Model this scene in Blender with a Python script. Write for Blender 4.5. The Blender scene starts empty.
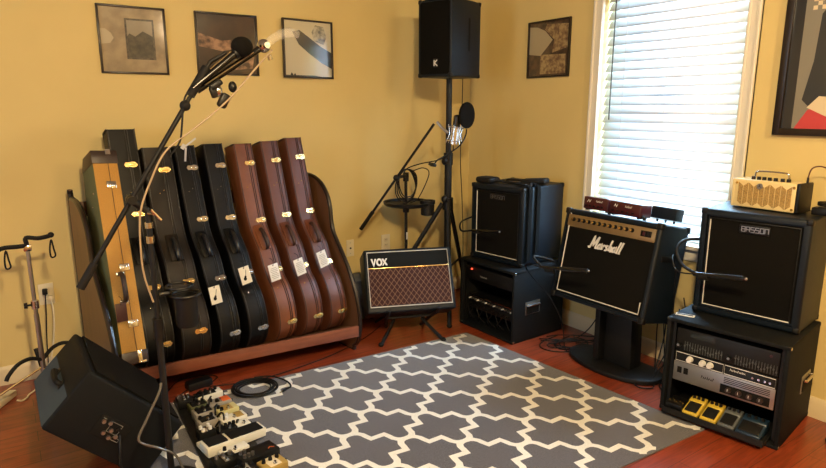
import bpy, bmesh, math, random
from mathutils import Vector, Matrix
random.seed(7)
C = bpy.context.scene.collection
S = bpy.context.scene
V = Vector
PI = math.pi

# ---------------------------------------------------------------- camera
cam_data = bpy.data.cameras.new('camera')
cam = bpy.data.objects.new('camera', cam_data)
C.objects.link(cam)
FPX = 600.0
cam_data.sensor_width = 36.0
cam_data.lens = FPX / 826.0 * 36.0
PITCH = math.atan(126 / 600.0)
cam.location = (0, 0, 1.45)
cam.rotation_euler = (PI / 2 - PITCH, 0, -math.radians(90 - 55.5))
cam_data.clip_start = 0.05
S.camera = cam

# ---------------------------------------------------------------- colour, world, light
S.view_settings.view_transform = 'Standard'
S.view_settings.look = 'None'
S.view_settings.gamma = 1
S.view_settings.use_curve_mapping = False
S.view_settings.exposure = 0.0
try:
    S.cycles.use_denoising = True
    S.cycles.max_bounces = 8
    S.cycles.diffuse_bounces = 2
    S.cycles.sample_clamp_indirect = 4.0
except Exception:
    pass
world = bpy.data.worlds.new('sky')
S.world = world
world.use_nodes = True
wb = world.node_tree.nodes['Background']
wb.inputs['Color'].default_value = (0.86, 0.93, 1.0, 1)
wb.inputs['Strength'].default_value = 3.0

def area(name, loc, rot, sx, sy, power, col):
    d = bpy.data.lights.new(name, 'AREA')
    d.shape = 'RECTANGLE'; d.size = sx; d.size_y = sy
    d.energy = power; d.color = col
    o = bpy.data.objects.new(name, d)
    o.location = loc; o.rotation_euler = rot
    C.objects.link(o)
    return o
# daylight falling on the outside of the blinds, and a cool fill added at an unseen left window
area('daylight_right_window', (3.55, 2.03, 1.5), (0, math.radians(90), 0), 1.9, 1.3, 480, (0.42, 0.70, 1.0))
area('added_left_fill', (-2.75, 1.3, 1.5), (0, math.radians(-90), 0), 1.5, 1.2, 45, (0.36, 0.66, 1.0))
# ceiling lamp bulb
ld = bpy.data.lights.new('lamp_or_fill_bulb', 'POINT')
ld.energy = 275; ld.color = (1.0, 0.75, 0.42); ld.shadow_soft_size = 0.09
lo = bpy.data.objects.new('lamp_or_fill_bulb', ld)
lo.location = (0.38, 0.12, 2.36)
C.objects.link(lo)
fill_bulb = bpy.data.objects.new('lamp_or_fill_bulb', ld.copy())  # second bulb, unseen, added to brighten the right side of the room
fill_bulb.data.energy = 85
fill_bulb.location = (1.90, -0.35, 2.36)
C.objects.link(fill_bulb)

# ---------------------------------------------------------------- helpers
class MB:
    """collects shapes and links them as one mesh object"""
    def __init__(self):
        self.bm = bmesh.new()
        self.mi = 0
    def _tag(self, faces, smooth=False):
        for f in faces:
            f.material_index = self.mi
            f.smooth = smooth
    def mat(self, i):
        self.mi = i
        return self
    def box(self, c, s, r=0.0, rot=None, seg=2):
        t = bmesh.new()
        bmesh.ops.create_cube(t, size=1.0)
        bmesh.ops.scale(t, vec=V(s), verts=t.verts)
        if r > 0:
            bmesh.ops.bevel(t, geom=list(t.edges), offset=min(r, min(s) * 0.49), segments=seg, profile=0.5, affect='EDGES')
        self._merge(t, c, rot, r > 0)
        return self
    def _merge(self, t, c, rot, smooth=False):
        M = Matrix.Translation(V(c))
        if rot is not None:
            M = M @ (rot.to_4x4() if isinstance(rot, Matrix) else Matrix.Rotation(rot[2], 4, 'Z') @ Matrix.Rotation(rot[1], 4, 'Y') @ Matrix.Rotation(rot[0], 4, 'X'))
        vm = {}
        for v in t.verts:
            vm[v] = self.bm.verts.new(M @ v.co)
        for f in t.faces:
            try:
                nf = self.bm.faces.new([vm[v] for v in f.verts])
                nf.material_index = self.mi
                nf.smooth = smooth
            except ValueError:
                pass
        t.free()
    def ball(self, c, r, s=(1, 1, 1), rot=None, seg=20):
        t = bmesh.new()
        bmesh.ops.create_uvsphere(t, u_segments=seg, v_segments=max(8, seg // 2), radius=r)
        bmesh.ops.scale(t, vec=V(s), verts=t.verts)
        self._merge(t, c, rot, True)
        return self
    def tube(self, pts, r, seg=10, caps=True, closed=False):
        pts = [V(p) for p in pts]
        n = len(pts)
        rs = r if isinstance(r, (list, tuple)) else [r] * n
        rings = []
        prev = None
        for i, p in enumerate(pts):
            a = pts[(i - 1) % n] if (closed or i > 0) else p
            b = pts[(i + 1) % n] if (closed or i < n - 1) else p
            d = (b - a)
            if d.length < 1e-9: d = V((0, 0, 1))
            d.normalize()
            if prev is None:
                u = d.cross(V((0, 0, 1)))
                if u.length < 1e-3: u = d.cross(V((1, 0, 0)))
            else:
                u = prev - d * prev.dot(d)
                if u.length < 1e-4: u = d.cross(V((1, 0, 0)))
            u.normalize(); prev = u
            w = d.cross(u)
            rings.append([self.bm.verts.new(p + (u * math.cos(2 * PI * k / seg) + w * math.sin(2 * PI * k / seg)) * rs[i]) for k in range(seg)])
        fs = []
        m = n if closed else n - 1
        for i in range(m):
            A, B = rings[i], rings[(i + 1) % n]
            for k in range(seg):
                fs.append(self.bm.faces.new((A[k], A[(k + 1) % seg], B[(k + 1) % seg], B[k])))
        self._tag(fs, True)
        if caps and not closed:
            self._tag([self.bm.faces.new(rings[0][::-1]), self.bm.faces.new(rings[-1])])
        return self
    def cyl(self, a, b, r, r2=None, seg=20):
        return self.tube([a, b], [r, r if r2 is None else r2], seg)
    def prism(self, poly, axis, a, b, bevel=0.0, seg=2):
        """poly: 2D outline; axis 'x': (y,z) outline from x=a to b; 'y': (x,z); 'z': (x,y)"""
        t = bmesh.new()
        def P(p, h):
            return {'x': (h, p[0], p[1]), 'y': (p[0], h, p[1]), 'z': (p[0], p[1], h)}[axis]
        A = [t.verts.new(P(p, a)) for p in poly]
        B = [t.verts.new(P(p, b)) for p in poly]
        n = len(poly)
        t.faces.new(A[::-1]); t.faces.new(B)
        for i in range(n):
            t.faces.new((A[i], A[(i + 1) % n], B[(i + 1) % n], B[i]))
        bmesh.ops.recalc_face_normals(t, faces=t.faces)
        if bevel > 0:
            es = [e for e in t.edges if (e.verts[0] in A) == (e.verts[1] in A) or n < 9]
            bmesh.ops.bevel(t, geom=es, offset=bevel, segments=seg, profile=0.5, affect='EDGES', clamp_overlap=True)
        self._merge(t, (0, 0, 0), None, bevel > 0)
        return self
    def quad(self, ps):
        self._tag([self.bm.faces.new([self.bm.verts.new(V(p)) for p in ps])])
        return self
    def lathe(self, prof, c=(0, 0, 0), seg=28, rot=None):
        t = bmesh.new()
        rings = []
        for r, z in prof:
            if r < 1e-6:
                rings.append([t.verts.new((0, 0, z))])
            else:
                rings.append([t.verts.new((r * math.cos(2 * PI * k / seg), r * math.sin(2 * PI * k / seg), z)) for k in range(seg)])
        for A, B in zip(rings, rings[1:]):
            for k in range(seg):
                k2 = (k + 1) % seg
                if len(A) == 1 and len(B) == 1: continue
                if len(A) == 1: t.faces.new((A[0], B[k2], B[k]))
                elif len(B) == 1: t.faces.new((A[k], A[k2], B[0]))
                else: t.faces.new((A[k], A[k2], B[k2], B[k]))
        bmesh.ops.recalc_face_normals(t, faces=t.faces)
        self._merge(t, c, rot, True)
        return self
    def strokes(self, lines, w, org, ux, uy, th=0.002, sc=1.0):
        """raised flat lettering: polylines in (x,y) drawn on the plane org,ux,uy"""
        ux, uy, org = V(ux), V(uy), V(org)
        nz = ux.cross(uy).normalized()
        for L in lines:
            P = [V((x * sc, y * sc)) for x, y in L]
            left, right = offset_line(P, w / 2)
            for i in range(len(P) - 1):
                q = [left[i], left[i + 1], right[i + 1], right[i]]
                top = [self.bm.verts.new(org + ux * p.x + uy * p.y + nz * th) for p in q]
                bot = [self.bm.verts.new(org + ux * p.x + uy * p.y) for p in q]
                fs = [self.bm.faces.new(top)]
                for k in range(4):
                    fs.append(self.bm.faces.new((top[k], bot[k], bot[(k + 1) % 4], top[(k + 1) % 4])))
                self._tag(fs)
        return self
    def build(self, name, mats, parent=None, recalc=True):
        if recalc:
            bmesh.ops.recalc_face_normals(self.bm, faces=self.bm.faces)
        me = bpy.data.meshes.new(name)
        self.bm.to_mesh(me); self.bm.free()
        for m in (mats if isinstance(mats, (list, tuple)) else [mats]):
            me.materials.append(m)
        try: me.set_sharp_from_angle(angle=math.radians(38))
        except Exception: pass
        o = bpy.data.objects.new(name, me)
        C.objects.link(o)
        if parent is not None: o.parent = parent
        return o

def offset_line(P, h):
    n = len(P); L = []; R = []
    for i in range(n):
        d1 = (P[i] - P[i - 1]).normalized() if i > 0 else None
        d2 = (P[i + 1] - P[i]).normalized() if i < n - 1 else None
        if d1 is None: d1 = d2
        if d2 is None: d2 = d1
        n1 = V((-d1.y, d1.x)); n2 = V((-d2.y, d2.x))
        m = n1 + n2
        if m.length < 1e-4: m = n1.copy()
        m.normalize()
        k = min(1.0 / max(0.3, m.dot(n1)), 2.2)
        L.append(P[i] + m * h * k); R.append(P[i] - m * h * k)
    return L, R

def smooth(pts, n=8, closed=False):
    """Catmull-Rom through points"""
    pts = [V(p) for p in pts]
    out = []
    N = len(pts)
    rng = N if closed else N - 1
    for i in range(rng):
        p0 = pts[(i - 1) % N] if (closed or i > 0) else pts[0] * 2 - pts[1]
        p1 = pts[i]; p2 = pts[(i + 1) % N]
        p3 = pts[(i + 2) % N] if (closed or i + 2 < N) else pts[-1] * 2 - pts[-2]
        for k in range(n):
            t = k / n
            out.append(0.5 * ((2 * p1) + (p2 - p0) * t + (2 * p0 - 5 * p1 + 4 * p2 - p3) * t * t + (3 * p1 - p0 - 3 * p2 + p3) * t ** 3))
    if not closed: out.append(pts[-1])
    return out

def tag(o, label=None, cat=None, group=None, kind=None):
    if label: o['label'] = label
    if cat: o['category'] = cat
    if group: o['group'] = group
    if kind: o['kind'] = kind
    return o
def thing(name, label, cat, loc=(0, 0, 0), rot=(0, 0, 0), group=None):
    o = bpy.data.objects.new(name, None)
    o.empty_display_size = 0.05
    o.location = loc; o.rotation_euler = rot
    C.objects.link(o)
    return tag(o, label, cat, group)
def struct(o):
    o['kind'] = 'structure'; return o
def copy_tree(o, parent=None):
    c = o.copy(); C.objects.link(c); c.parent = parent
    for ch in [x for x in bpy.data.objects if x.parent == o]:
        copy_tree(ch, c)
    return c

# ---------------------------------------------------------------- materials
def mat(name, col, rough=0.5, metal=0.0, coat=0.0, noise=0.0, nscale=40, bump=0.0, bscale=200, spec=0.5, col2=None, emit=None, sheen=0.0):
    m = bpy.data.materials.new(name); m.use_nodes = True
    nt = m.node_tree; b = nt.nodes['Principled BSDF']
    b.inputs['Base Color'].default_value = (*col, 1)
    b.inputs['Roughness'].default_value = rough
    b.inputs['Metallic'].default_value = metal
    b.inputs['Coat Weight'].default_value = coat
    b.inputs['Coat Roughness'].default_value = 0.08
    b.inputs['Specular IOR Level'].default_value = spec
    b.inputs['Sheen Weight'].default_value = sheen
    tc = nt.nodes.new('ShaderNodeTexCoord')
    if noise > 0 or col2:
        n = nt.nodes.new('ShaderNodeTexNoise'); n.inputs['Scale'].default_value = nscale; n.inputs['Detail'].default_value = 6
        nt.links.new(tc.outputs['Object'], n.inputs['Vector'])
        r = nt.nodes.new('ShaderNodeValToRGB')
        c2 = col2 if col2 else tuple(max(0, c * (1 - noise)) for c in col)
        r.color_ramp.elements[0].position = 0.38; r.color_ramp.elements[0].color = (*c2, 1)
        r.color_ramp.elements[1].position = 0.62; r.color_ramp.elements[1].color = (*col, 1)
        nt.links.new(n.outputs['Fac'], r.inputs['Fac'])
        nt.links.new(r.outputs['Color'], b.inputs['Base Color'])
    if bump > 0:
        n2 = nt.nodes.new('ShaderNodeTexNoise'); n2.inputs['Scale'].default_value = bscale; n2.inputs['Detail'].default_value = 3
        nt.links.new(tc.outputs['Object'], n2.inputs['Vector'])
        bp = nt.nodes.new('ShaderNodeBump'); bp.inputs['Strength'].default_value = bump; bp.inputs['Distance'].default_value = 0.002
        nt.links.new(n2.outputs['Fac'], bp.inputs['Height'])
        nt.links.new(bp.outputs['Normal'], b.inputs['Normal'])
    if emit:
        b.inputs['Emission Color'].default_value = (*emit[0], 1); b.inputs['Emission Strength'].default_value = emit[1]
    return m

def wood_mat(name, c1, c2, scale=(2, 30, 30), rough=0.4, coat=0.2):
    m = mat(name, c1, rough, coat=coat)
    nt = m.node_tree; b = nt.nodes['Principled BSDF']
    tc = nt.nodes.new('ShaderNodeTexCoord'); mp = nt.nodes.new('ShaderNodeMapping'); mp.inputs['Scale'].default_value = scale
    n = nt.nodes.new('ShaderNodeTexNoise'); n.inputs['Scale'].default_value = 1.6; n.inputs['Detail'].default_value = 8; n.inputs['Distortion'].default_value = 0.6
    r = nt.nodes.new('ShaderNodeValToRGB')
    r.color_ramp.elements[0].position = 0.3; r.color_ramp.elements[0].color = (*c2, 1)
    r.color_ramp.elements[1].position = 0.7; r.color_ramp.elements[1].color = (*c1, 1)
    nt.links.new(tc.outputs['Object'], mp.inputs['Vector']); nt.links.new(mp.outputs['Vector'], n.inputs['Vector'])
    nt.links.new(n.outputs['Fac'], r.inputs['Fac']); nt.links.new(r.outputs['Color'], b.inputs['Base Color'])
    return m

def floor_mat():
    m = mat('cherry_floor_boards', (0.2, 0.05, 0.02), 0.32, coat=0.35)
    nt = m.node_tree; b = nt.nodes['Principled BSDF']; L = nt.links
    tc = nt.nodes.new('ShaderNodeTexCoord')
    br = nt.nodes.new('ShaderNodeTexBrick')
    br.inputs['Scale'].default_value = 1.0; br.inputs['Brick Width'].default_value = 1.35; br.inputs['Row Height'].default_value = 0.095
    br.inputs['Mortar Size'].default_value = 0.0012; br.offset = 0.37
    br.inputs['Color1'].default_value = (0.33, 0.060, 0.020, 1); br.inputs['Color2'].default_value = (0.25, 0.042, 0.014, 1); br.inputs['Mortar'].default_value = (0.04, 0.01, 0.005, 1)
    L.new(tc.outputs['Object'], br.inputs['Vector'])
    mp = nt.nodes.new('ShaderNodeMapping'); mp.inputs['Scale'].default_value = (1.5, 18, 1)
    n = nt.nodes.new('ShaderNodeTexNoise'); n.inputs['Scale'].default_value = 3; n.inputs['Detail'].default_value = 8; n.inputs['Distortion'].default_value = 1.2
    L.new(tc.outputs['Object'], mp.inputs['Vector']); L.new(mp.outputs['Vector'], n.inputs['Vector'])
    r = nt.nodes.new('ShaderNodeValToRGB')
    r.color_ramp.elements[0].position = 0.3; r.color_ramp.elements[0].color = (0.6, 0.55, 0.5, 1)
    r.color_ramp.elements[1].position = 0.65; r.color_ramp.elements[1].color = (1.15, 1.1, 1.05, 1)
    L.new(n.outputs['Fac'], r.inputs['Fac'])
    mx = nt.nodes.new('ShaderNodeMix'); mx.data_type = 'RGBA'; mx.blend_type = 'MULTIPLY'; mx.inputs[0].default_value = 1.0
    L.new(br.outputs['Color'], mx.inputs[6]); L.new(r.outputs['Color'], mx.inputs[7]); L.new(mx.outputs[2], b.inputs['Base Color'])
    return m

def grille_mat(name, ca, cb, cell):
    """crossed thin cords on a woven cloth, from object coordinates x,z"""
    m = mat(name, ca, 0.9)
    nt = m.node_tree; b = nt.nodes['Principled BSDF']; L = nt.links
    tc = nt.nodes.new('ShaderNodeTexCoord'); sp = nt.nodes.new('ShaderNodeSeparateXYZ'); L.new(tc.outputs['Object'], sp.inputs[0])
    def math_(op, a, bv):
        n = nt.nodes.new('ShaderNodeMath'); n.operation = op
        for i, x in enumerate((a, bv)):
            if x is None: continue
            if isinstance(x, (int, float)): n.inputs[i].default_value = x
            else: L.new(x, n.inputs[i])
        return n.outputs[0]
    x = math_('DIVIDE', sp.outputs[0], cell[0]); z = math_('DIVIDE', sp.outputs[2], cell[1])
    out = None
    for s in (math_('ADD', x, z), math_('SUBTRACT', x, z)):
        f = math_('ABSOLUTE', math_('SUBTRACT', math_('FRACT', s, None), 0.5), None)
        g = math_('LESS_THAN', f, 0.055)
        out = g if out is None else math_('MAXIMUM', out, g)
    mx = nt.nodes.new('ShaderNodeMix'); mx.data_type = 'RGBA'
    L.new(out, mx.inputs[0]); mx.inputs[6].default_value = (*ca, 1); mx.inputs[7].default_value = (*cb, 1)
    L.new(mx.outputs[2], b.inputs['Base Color'])
    return m

M = {}
M['wall'] = mat('tan_wall_paint', (0.77, 0.595, 0.245), 0.75, noise=0.03, nscale=3, bump=0.12, bscale=90, spec=0.3)
M['ceil'] = mat('ceiling_paint', (0.45, 0.41, 0.34), 0.9)
M['trim'] = mat('cream_trim_paint', (0.78, 0.64, 0.40), 0.4)
M['wtrim'] = mat('window_trim_paint', (0.86, 0.80, 0.66), 0.4)
M['floor'] = floor_mat()
M['tolex'] = mat('black_vinyl_daylight_tinted', (0.004, 0.0078, 0.013), 0.45, bump=0.4, bscale=420, spec=0.28)  # blue window daylight is tinted into the black vinyl colour
M['tolex2'] = mat('charcoal_carpet_covering', (0.0045, 0.0055, 0.0065), 0.7, bump=0.6, bscale=380, spec=0.2)
M['black'] = mat('black_plastic', (0.004, 0.004, 0.004), 0.45, spec=0.35)
M['matte'] = mat('matte_black_metal', (0.005, 0.005, 0.005), 0.55, spec=0.35)
M['gloss'] = mat('gloss_black_metal', (0.006, 0.006, 0.006), 0.22, spec=0.5)
M['rubber'] = mat('black_rubber', (0.006, 0.0055, 0.005), 0.7, spec=0.3)
M['cloth_black'] = mat('black_grille_cloth', (0.005, 0.0047, 0.004), 0.95, bump=0.5, bscale=700, spec=0.12)
M['foam'] = mat('black_foam', (0.008, 0.007, 0.006), 1.0, bump=1.0, bscale=500, spec=0.1)
M['chrome'] = mat('chrome', (0.75, 0.73, 0.70), 0.18, metal=1.0)
M['steel'] = mat('brushed_steel', (0.42, 0.41, 0.39), 0.38, metal=1.0)
M['brass'] = mat('brass_latch_metal', (0.95, 0.68, 0.28), 0.25, metal=1.0)
M['gold'] = mat('gold_panel_metal', (0.36, 0.25, 0.12), 0.4, metal=0.7)
M['white'] = mat('white_plastic', (0.82, 0.80, 0.76), 0.45)
M['cream'] = mat('cream_plastic', (0.78, 0.66, 0.44), 0.45)
M['ivory'] = mat('ivory_outlet_plastic', (0.82, 0.72, 0.50), 0.4)
M['piping'] = mat('cream_piping', (0.75, 0.72, 0.64), 0.45)
M['card'] = mat('white_card', (0.82, 0.74, 0.58), 0.7)
M['ink'] = mat('black_ink', (0.006, 0.0055, 0.005), 0.8, spec=0.2)
M['greyink'] = mat('grey_ink', (0.32, 0.30, 0.26), 0.8)
M['case_black'] = mat('black_case_vinyl', (0.003, 0.003, 0.003), 0.45, bump=0.4, bscale=300, spec=0.22)
M['case_dkbrown'] = mat('worn_dark_brown_case_vinyl', (0.013, 0.008, 0.004), 0.5, bump=0.5, bscale=260, noise=0.45, nscale=7, spec=0.3)
M['case_brown'] = mat('tan_brown_case_leather', (0.20, 0.062, 0.022), 0.42, bump=0.5, bscale=240, noise=0.25, nscale=6)
M['case_brown2'] = mat('red_brown_case_leather', (0.135, 0.040, 0.017), 0.42, bump=0.5, bscale=240, noise=0.25, nscale=6)
M['stitch'] = mat('dark_stitched_binding', (0.05, 0.02, 0.011), 0.5)
M['stitchk'] = mat('black_stitched_binding', (0.010, 0.010, 0.010), 0.35)
M['tweed'] = mat('orange_tweed_cloth', (0.62, 0.32, 0.065), 0.85, bump=0.7, bscale=500, noise=0.22, nscale=220)
M['greentweed'] = mat('green_tweed_cloth', (0.16, 0.17, 0.070), 0.85, bump=0.7, bscale=500, noise=0.2, nscale=220)
M['dkleather'] = mat('dark_brown_leather', (0.035, 0.018, 0.012), 0.4, bump=0.3, bscale=200)
M['tagleather'] = mat('oxblood_leather', (0.06, 0.016, 0.012), 0.45)
M['rackwood'] = wood_mat('red_brown_stained_wood', (0.27, 0.085, 0.040), (0.18, 0.052, 0.026), (3, 3, 26), 0.35, 0.3)
M['rackwood_d'] = wood_mat('walnut_panel_wood', (0.16, 0.070, 0.030), (0.125, 0.052, 0.023), (9, 9, 1.5), 0.45, 0.1)
M['edge'] = mat('dark_edge_banding', (0.012, 0.007, 0.005), 0.3, coat=0.3)
M['voxcloth'] = grille_mat('maroon_diamond_grille_cloth', (0.040, 0.009, 0.006), (0.22, 0.12, 0.07), (0.034, 0.045))
M['navy'] = mat('dark_panel_cloth', (0.008, 0.009, 0.009), 0.85, spec=0.2)
M['rugdark'] = mat('grey_rug_pile', (0.107, 0.106, 0.130), 1.0, noise=0.22, nscale=120, bump=1.0, bscale=420, spec=0.1, sheen=0.3)
M['ruglight'] = mat('cream_rug_pile', (0.93, 0.90, 0.82), 1.0, noise=0.08, nscale=120, bump=1.0, bscale=420, spec=0.1)
M['rugback'] = mat('rug_edge_binding', (0.10, 0.09, 0.085), 1.0)
M['cable'] = mat('black_cable_jacket', (0.005, 0.005, 0.005), 0.5, spec=0.3)
M['tancable'] = mat('tan_cable_jacket', (0.42, 0.30, 0.17), 0.4)
M['clearcable'] = mat('silver_braided_cable', (0.16, 0.15, 0.13), 0.2, metal=0.4, spec=0.8)
M['browncable'] = mat('brown_cable_jacket', (0.12, 0.04, 0.02), 0.4)
M['redamp'] = mat('dark_red_metal', (0.055, 0.006, 0.009), 0.35, coat=0.3)
M['yam'] = mat('yellow_cream_metal', (0.86, 0.66, 0.30), 0.4)
M['yamgrille'] = mat('gold_mesh', (0.55, 0.34, 0.10), 0.55, noise=0.5, nscale=260)
M['lcd'] = mat('dim_display', (0.02, 0.025, 0.028), 0.15)
M['led'] = mat('red_led', (0.6, 0.02, 0.01), 0.4, emit=((1.0, 0.05, 0.02), 6.0))
M['pyellow'] = mat('yellow_pedal_paint', (0.66, 0.46, 0.05), 0.35)
M['pgrey'] = mat('grey_pedal_paint', (0.10, 0.11, 0.11), 0.4)
M['pblue'] = mat('dark_blue_pedal_paint', (0.012, 0.03, 0.055), 0.35)
M['pgold'] = mat('gold_pedal_paint', (0.42, 0.27, 0.07), 0.35)
M['porange'] = mat('orange_pedal_paint', (0.75, 0.14, 0.03), 0.4)
M['pgreen'] = mat('olive_pedal_paint', (0.085, 0.09, 0.035), 0.45)
M['plime'] = mat('pale_yellow_pedal_paint', (0.62, 0.56, 0.26), 0.4)
M['palum'] = mat('bare_aluminium_pedal', (0.42, 0.38, 0.32), 0.45, metal=0.4)
M['pwhite'] = mat('white_pedal_paint', (0.78, 0.74, 0.62), 0.4)
M['bluegrey'] = mat('blue_grey_carpet_covering', (0.034, 0.056, 0.074), 0.85, bump=0.5, bscale=380)
M['greyfab'] = mat('grey_fabric', (0.10, 0.10, 0.095), 0.9)
M['glass'] = mat('window_glass', (1, 1, 1), 0.0)
_g = M['glass'].node_tree
_t = _g.nodes.new('ShaderNodeBsdfTransparent'); _gl = _g.nodes.new('ShaderNodeBsdfGlossy'); _gl.inputs['Roughness'].default_value = 0.02
_mx = _g.nodes.new('ShaderNodeMixShader'); _mx.inputs[0].default_value = 0.06
_g.links.new(_t.outputs[0], _mx.inputs[1]); _g.links.new(_gl.outputs[0], _mx.inputs[2]); _g.links.new(_mx.outputs[0], _g.nodes['Material Output'].inputs['Surface'])
M['clear'] = mat('clear_plastic', (1.0, 0.97, 0.92), 0.05, spec=0.8)
_c = M['clear'].node_tree
_ct = _c.nodes.new('ShaderNodeBsdfTransparent'); _cm = _c.nodes.new('ShaderNodeMixShader'); _cm.inputs[0].default_value = 0.14
_c.nodes['Principled BSDF'].inputs['Roughness'].default_value = 0.12
_c.links.new(_ct.outputs[0], _cm.inputs[1]); _c.links.new(_c.nodes['Principled BSDF'].outputs[0], _cm.inputs[2]); _c.links.new(_cm.outputs[0], _c.nodes['Material Output'].inputs['Surface'])
M['slat'] = mat('white_blind_slat', (0.88, 0.88, 0.87), 0.5)
_s = M['slat'].node_tree
_tr = _s.nodes.new('ShaderNodeBsdfTranslucent'); _tr.inputs['Color'].default_value = (0.9, 0.9, 0.9, 1)
_m2 = _s.nodes.new('ShaderNodeMixShader'); _m2.inputs[0].default_value = 0.15
_s.links.new(_s.nodes['Principled BSDF'].outputs[0], _m2.inputs[1]); _s.links.new(_tr.outputs[0], _m2.inputs[2]); _s.links.new(_m2.outputs[0], _s.nodes['Material Output'].inputs['Surface'])

# ---------------------------------------------------------------- room shell
XW, YW, XL, YF, HC = 3.08, 3.70, -2.6, -3.4, 2.44
WY0, WY1, WZ0, WZ1 = 1.60, 2.46, 0.72, 2.16          # opening of the right-hand window
b = MB(); b.box(((XW + XL) / 2, (YW + YF) / 2, -0.05), (XW - XL + 0.4, YW - YF + 0.4, 0.1)); struct(b.build('floor', M['floor']))
b = MB(); b.box(((XW + XL) / 2, (YW + YF) / 2, HC + 0.05), (XW - XL + 0.4, YW - YF + 0.4, 0.1)); struct(b.build('ceiling', M['ceil']))
b = MB(); b.box(((XW + XL) / 2, YW + 0.06, HC / 2), (XW - XL + 0.24, 0.12, HC)); struct(b.build('wall_back', M['wall']))
b = MB(); b.box(((XW + XL) / 2, YF - 0.06, HC / 2), (XW - XL + 0.24, 0.12, HC)); struct(b.build('wall_front', M['wall']))
def holed_wall(name, x0, x1, y0, y1, wy0, wy1, wz0, wz1):
    b = MB(); cx = (x0 + x1) / 2; sx = x1 - x0
    b.box((cx, (y0 + wy0) / 2, HC / 2), (sx, wy0 - y0, HC))
    b.box((cx, (y1 + wy1) / 2, HC / 2), (sx, y1 - wy1, HC))
    b.box((cx, (wy0 + wy1) / 2, wz0 / 2), (sx, wy1 - wy0, wz0))
    b.box((cx, (wy0 + wy1) / 2, (wz1 + HC) / 2), (sx, wy1 - wy0, HC - wz1))
    struct(b.build(name, M['wall']))
holed_wall('wall_right', XW, XW + 0.14, YF, YW, WY0, WY1, WZ0, WZ1)
holed_wall('wall_left', XL - 0.12, XL, YF, YW, 0.75, 1.85, 0.8, 2.1)

def window(name, x, s, y0, y1, z0, z1, dep, deep):
    r = bpy.data.objects.new(name, None); C.objects.link(r); r.location = (x, (y0 + y1) / 2, z0); r['kind'] = 'structure'
    hy = (y1 - y0) / 2; h = z1 - z0
    b = MB(); cw = 0.065
    for sg in (-1, 1):
        b.box((-s * 0.008, sg * (hy + cw / 2), h / 2), (0.020, cw, h + 0.02), 0.004)
        b.box((-s * 0.013, sg * (hy + cw - 0.008), h / 2), (0.030, 0.016, h + 0.02), 0.004)
        b.box((-s * 0.011, sg * (hy + 0.008), h / 2), (0.026, 0.012, h + 0.02), 0.003)
    b.box((-s * 0.008, 0, h + cw / 2), (0.020, 2 * hy + 2 * cw, cw), 0.004)
    b.build('window_casing', M['wtrim'], r)
    b = MB()
    b.box((-s * 0.02, 0, -0.012), (0.075, 2 * hy + 0.19, 0.024), 0.006)
    b.box((s * dep / 2, 0, -0.004), (dep, 2 * hy, 0.01))
    b.build('window_sill', M['wtrim'], r)
    b = MB(); b.box((-s * 0.008, 0, -0.058), (0.018, 2 * hy + 0.14, 0.07), 0.004); b.build('apron', M['wtrim'], r)
    b = MB()
    for sg in (-1, 1): b.box((s * (dep - 0.02), sg * (hy - 0.02), h / 2), (0.035, 0.04, h), 0.003)
    for zz in (0.02, h / 2, h - 0.02): b.box((s * (dep - 0.02), 0, zz), (0.035, 2 * hy, 0.04), 0.003)
    b.build('sash', M['white'], r)
    b = MB(); b.box((s * (dep - 0.02), 0, h / 2), (0.004, 2 * hy - 0.06, h - 0.06)); b.build('pane', M['glass'], r)
    return r
window('window_1', XW, 1, WY0, WY1, WZ0, WZ1, 0.13, 0)
window('added_left_window', XL, -1, 0.75, 1.85, 0.8, 2.1, 0.11, 0)  # unseen window put in to carry the added cool fill

def baseboard(name, p0, p1, nrm):
    b = MB(); p0, p1 = V(p0), V(p1); n = V(nrm)
    prof = [(0, 0), (0.016, 0), (0.016, 0.078), (0.010, 0.092), (0.006, 0.10), (0, 0.10)]
    A = [b.bm.verts.new(p0 + n * a + V((0, 0, z))) for a, z in prof]
    B = [b.bm.verts.new(p1 + n * a + V((0, 0, z))) for a, z in prof]
    for i in range(len(prof)):
        j = (i + 1) % len(prof); b.bm.faces.new((A[i], A[j], B[j], B[i]))
    b.bm.faces.new(A); b.bm.faces.new(B[::-1])
    struct(b.build(name, M['trim']))
baseboard('baseboard_back', (XL, YW, 0), (XW, YW, 0), (0, -1, 0))
baseboard('baseboard_right', (XW, YF, 0), (XW, YW - 0.016, 0), (-1, 0, 0))

# ceiling lamp (out of the picture, above the rug) : a flush glass bowl open around the bulb
for lx_, ly_, lab in ((0.38, 0.12, 'ceiling lamp socket nearer the guitar cases'), (1.90, -0.35, 'added ceiling lamp socket brightening the window wall side')):  # second fixture is added to go with the fill bulb
    t = thing('ceiling_lamp', lab, 'ceiling lamp', (lx_, ly_, HC), group='ceiling lamps')
    MB().lathe([(0.0, 0.0), (0.12, 0.0), (0.12, -0.02), (0.0, -0.02)]).build('ceiling_plate', M['brass'], t)
    MB().cyl((0, 0, -0.02), (0, 0, -0.05), 0.02).build('socket', M['white'], t)

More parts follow.
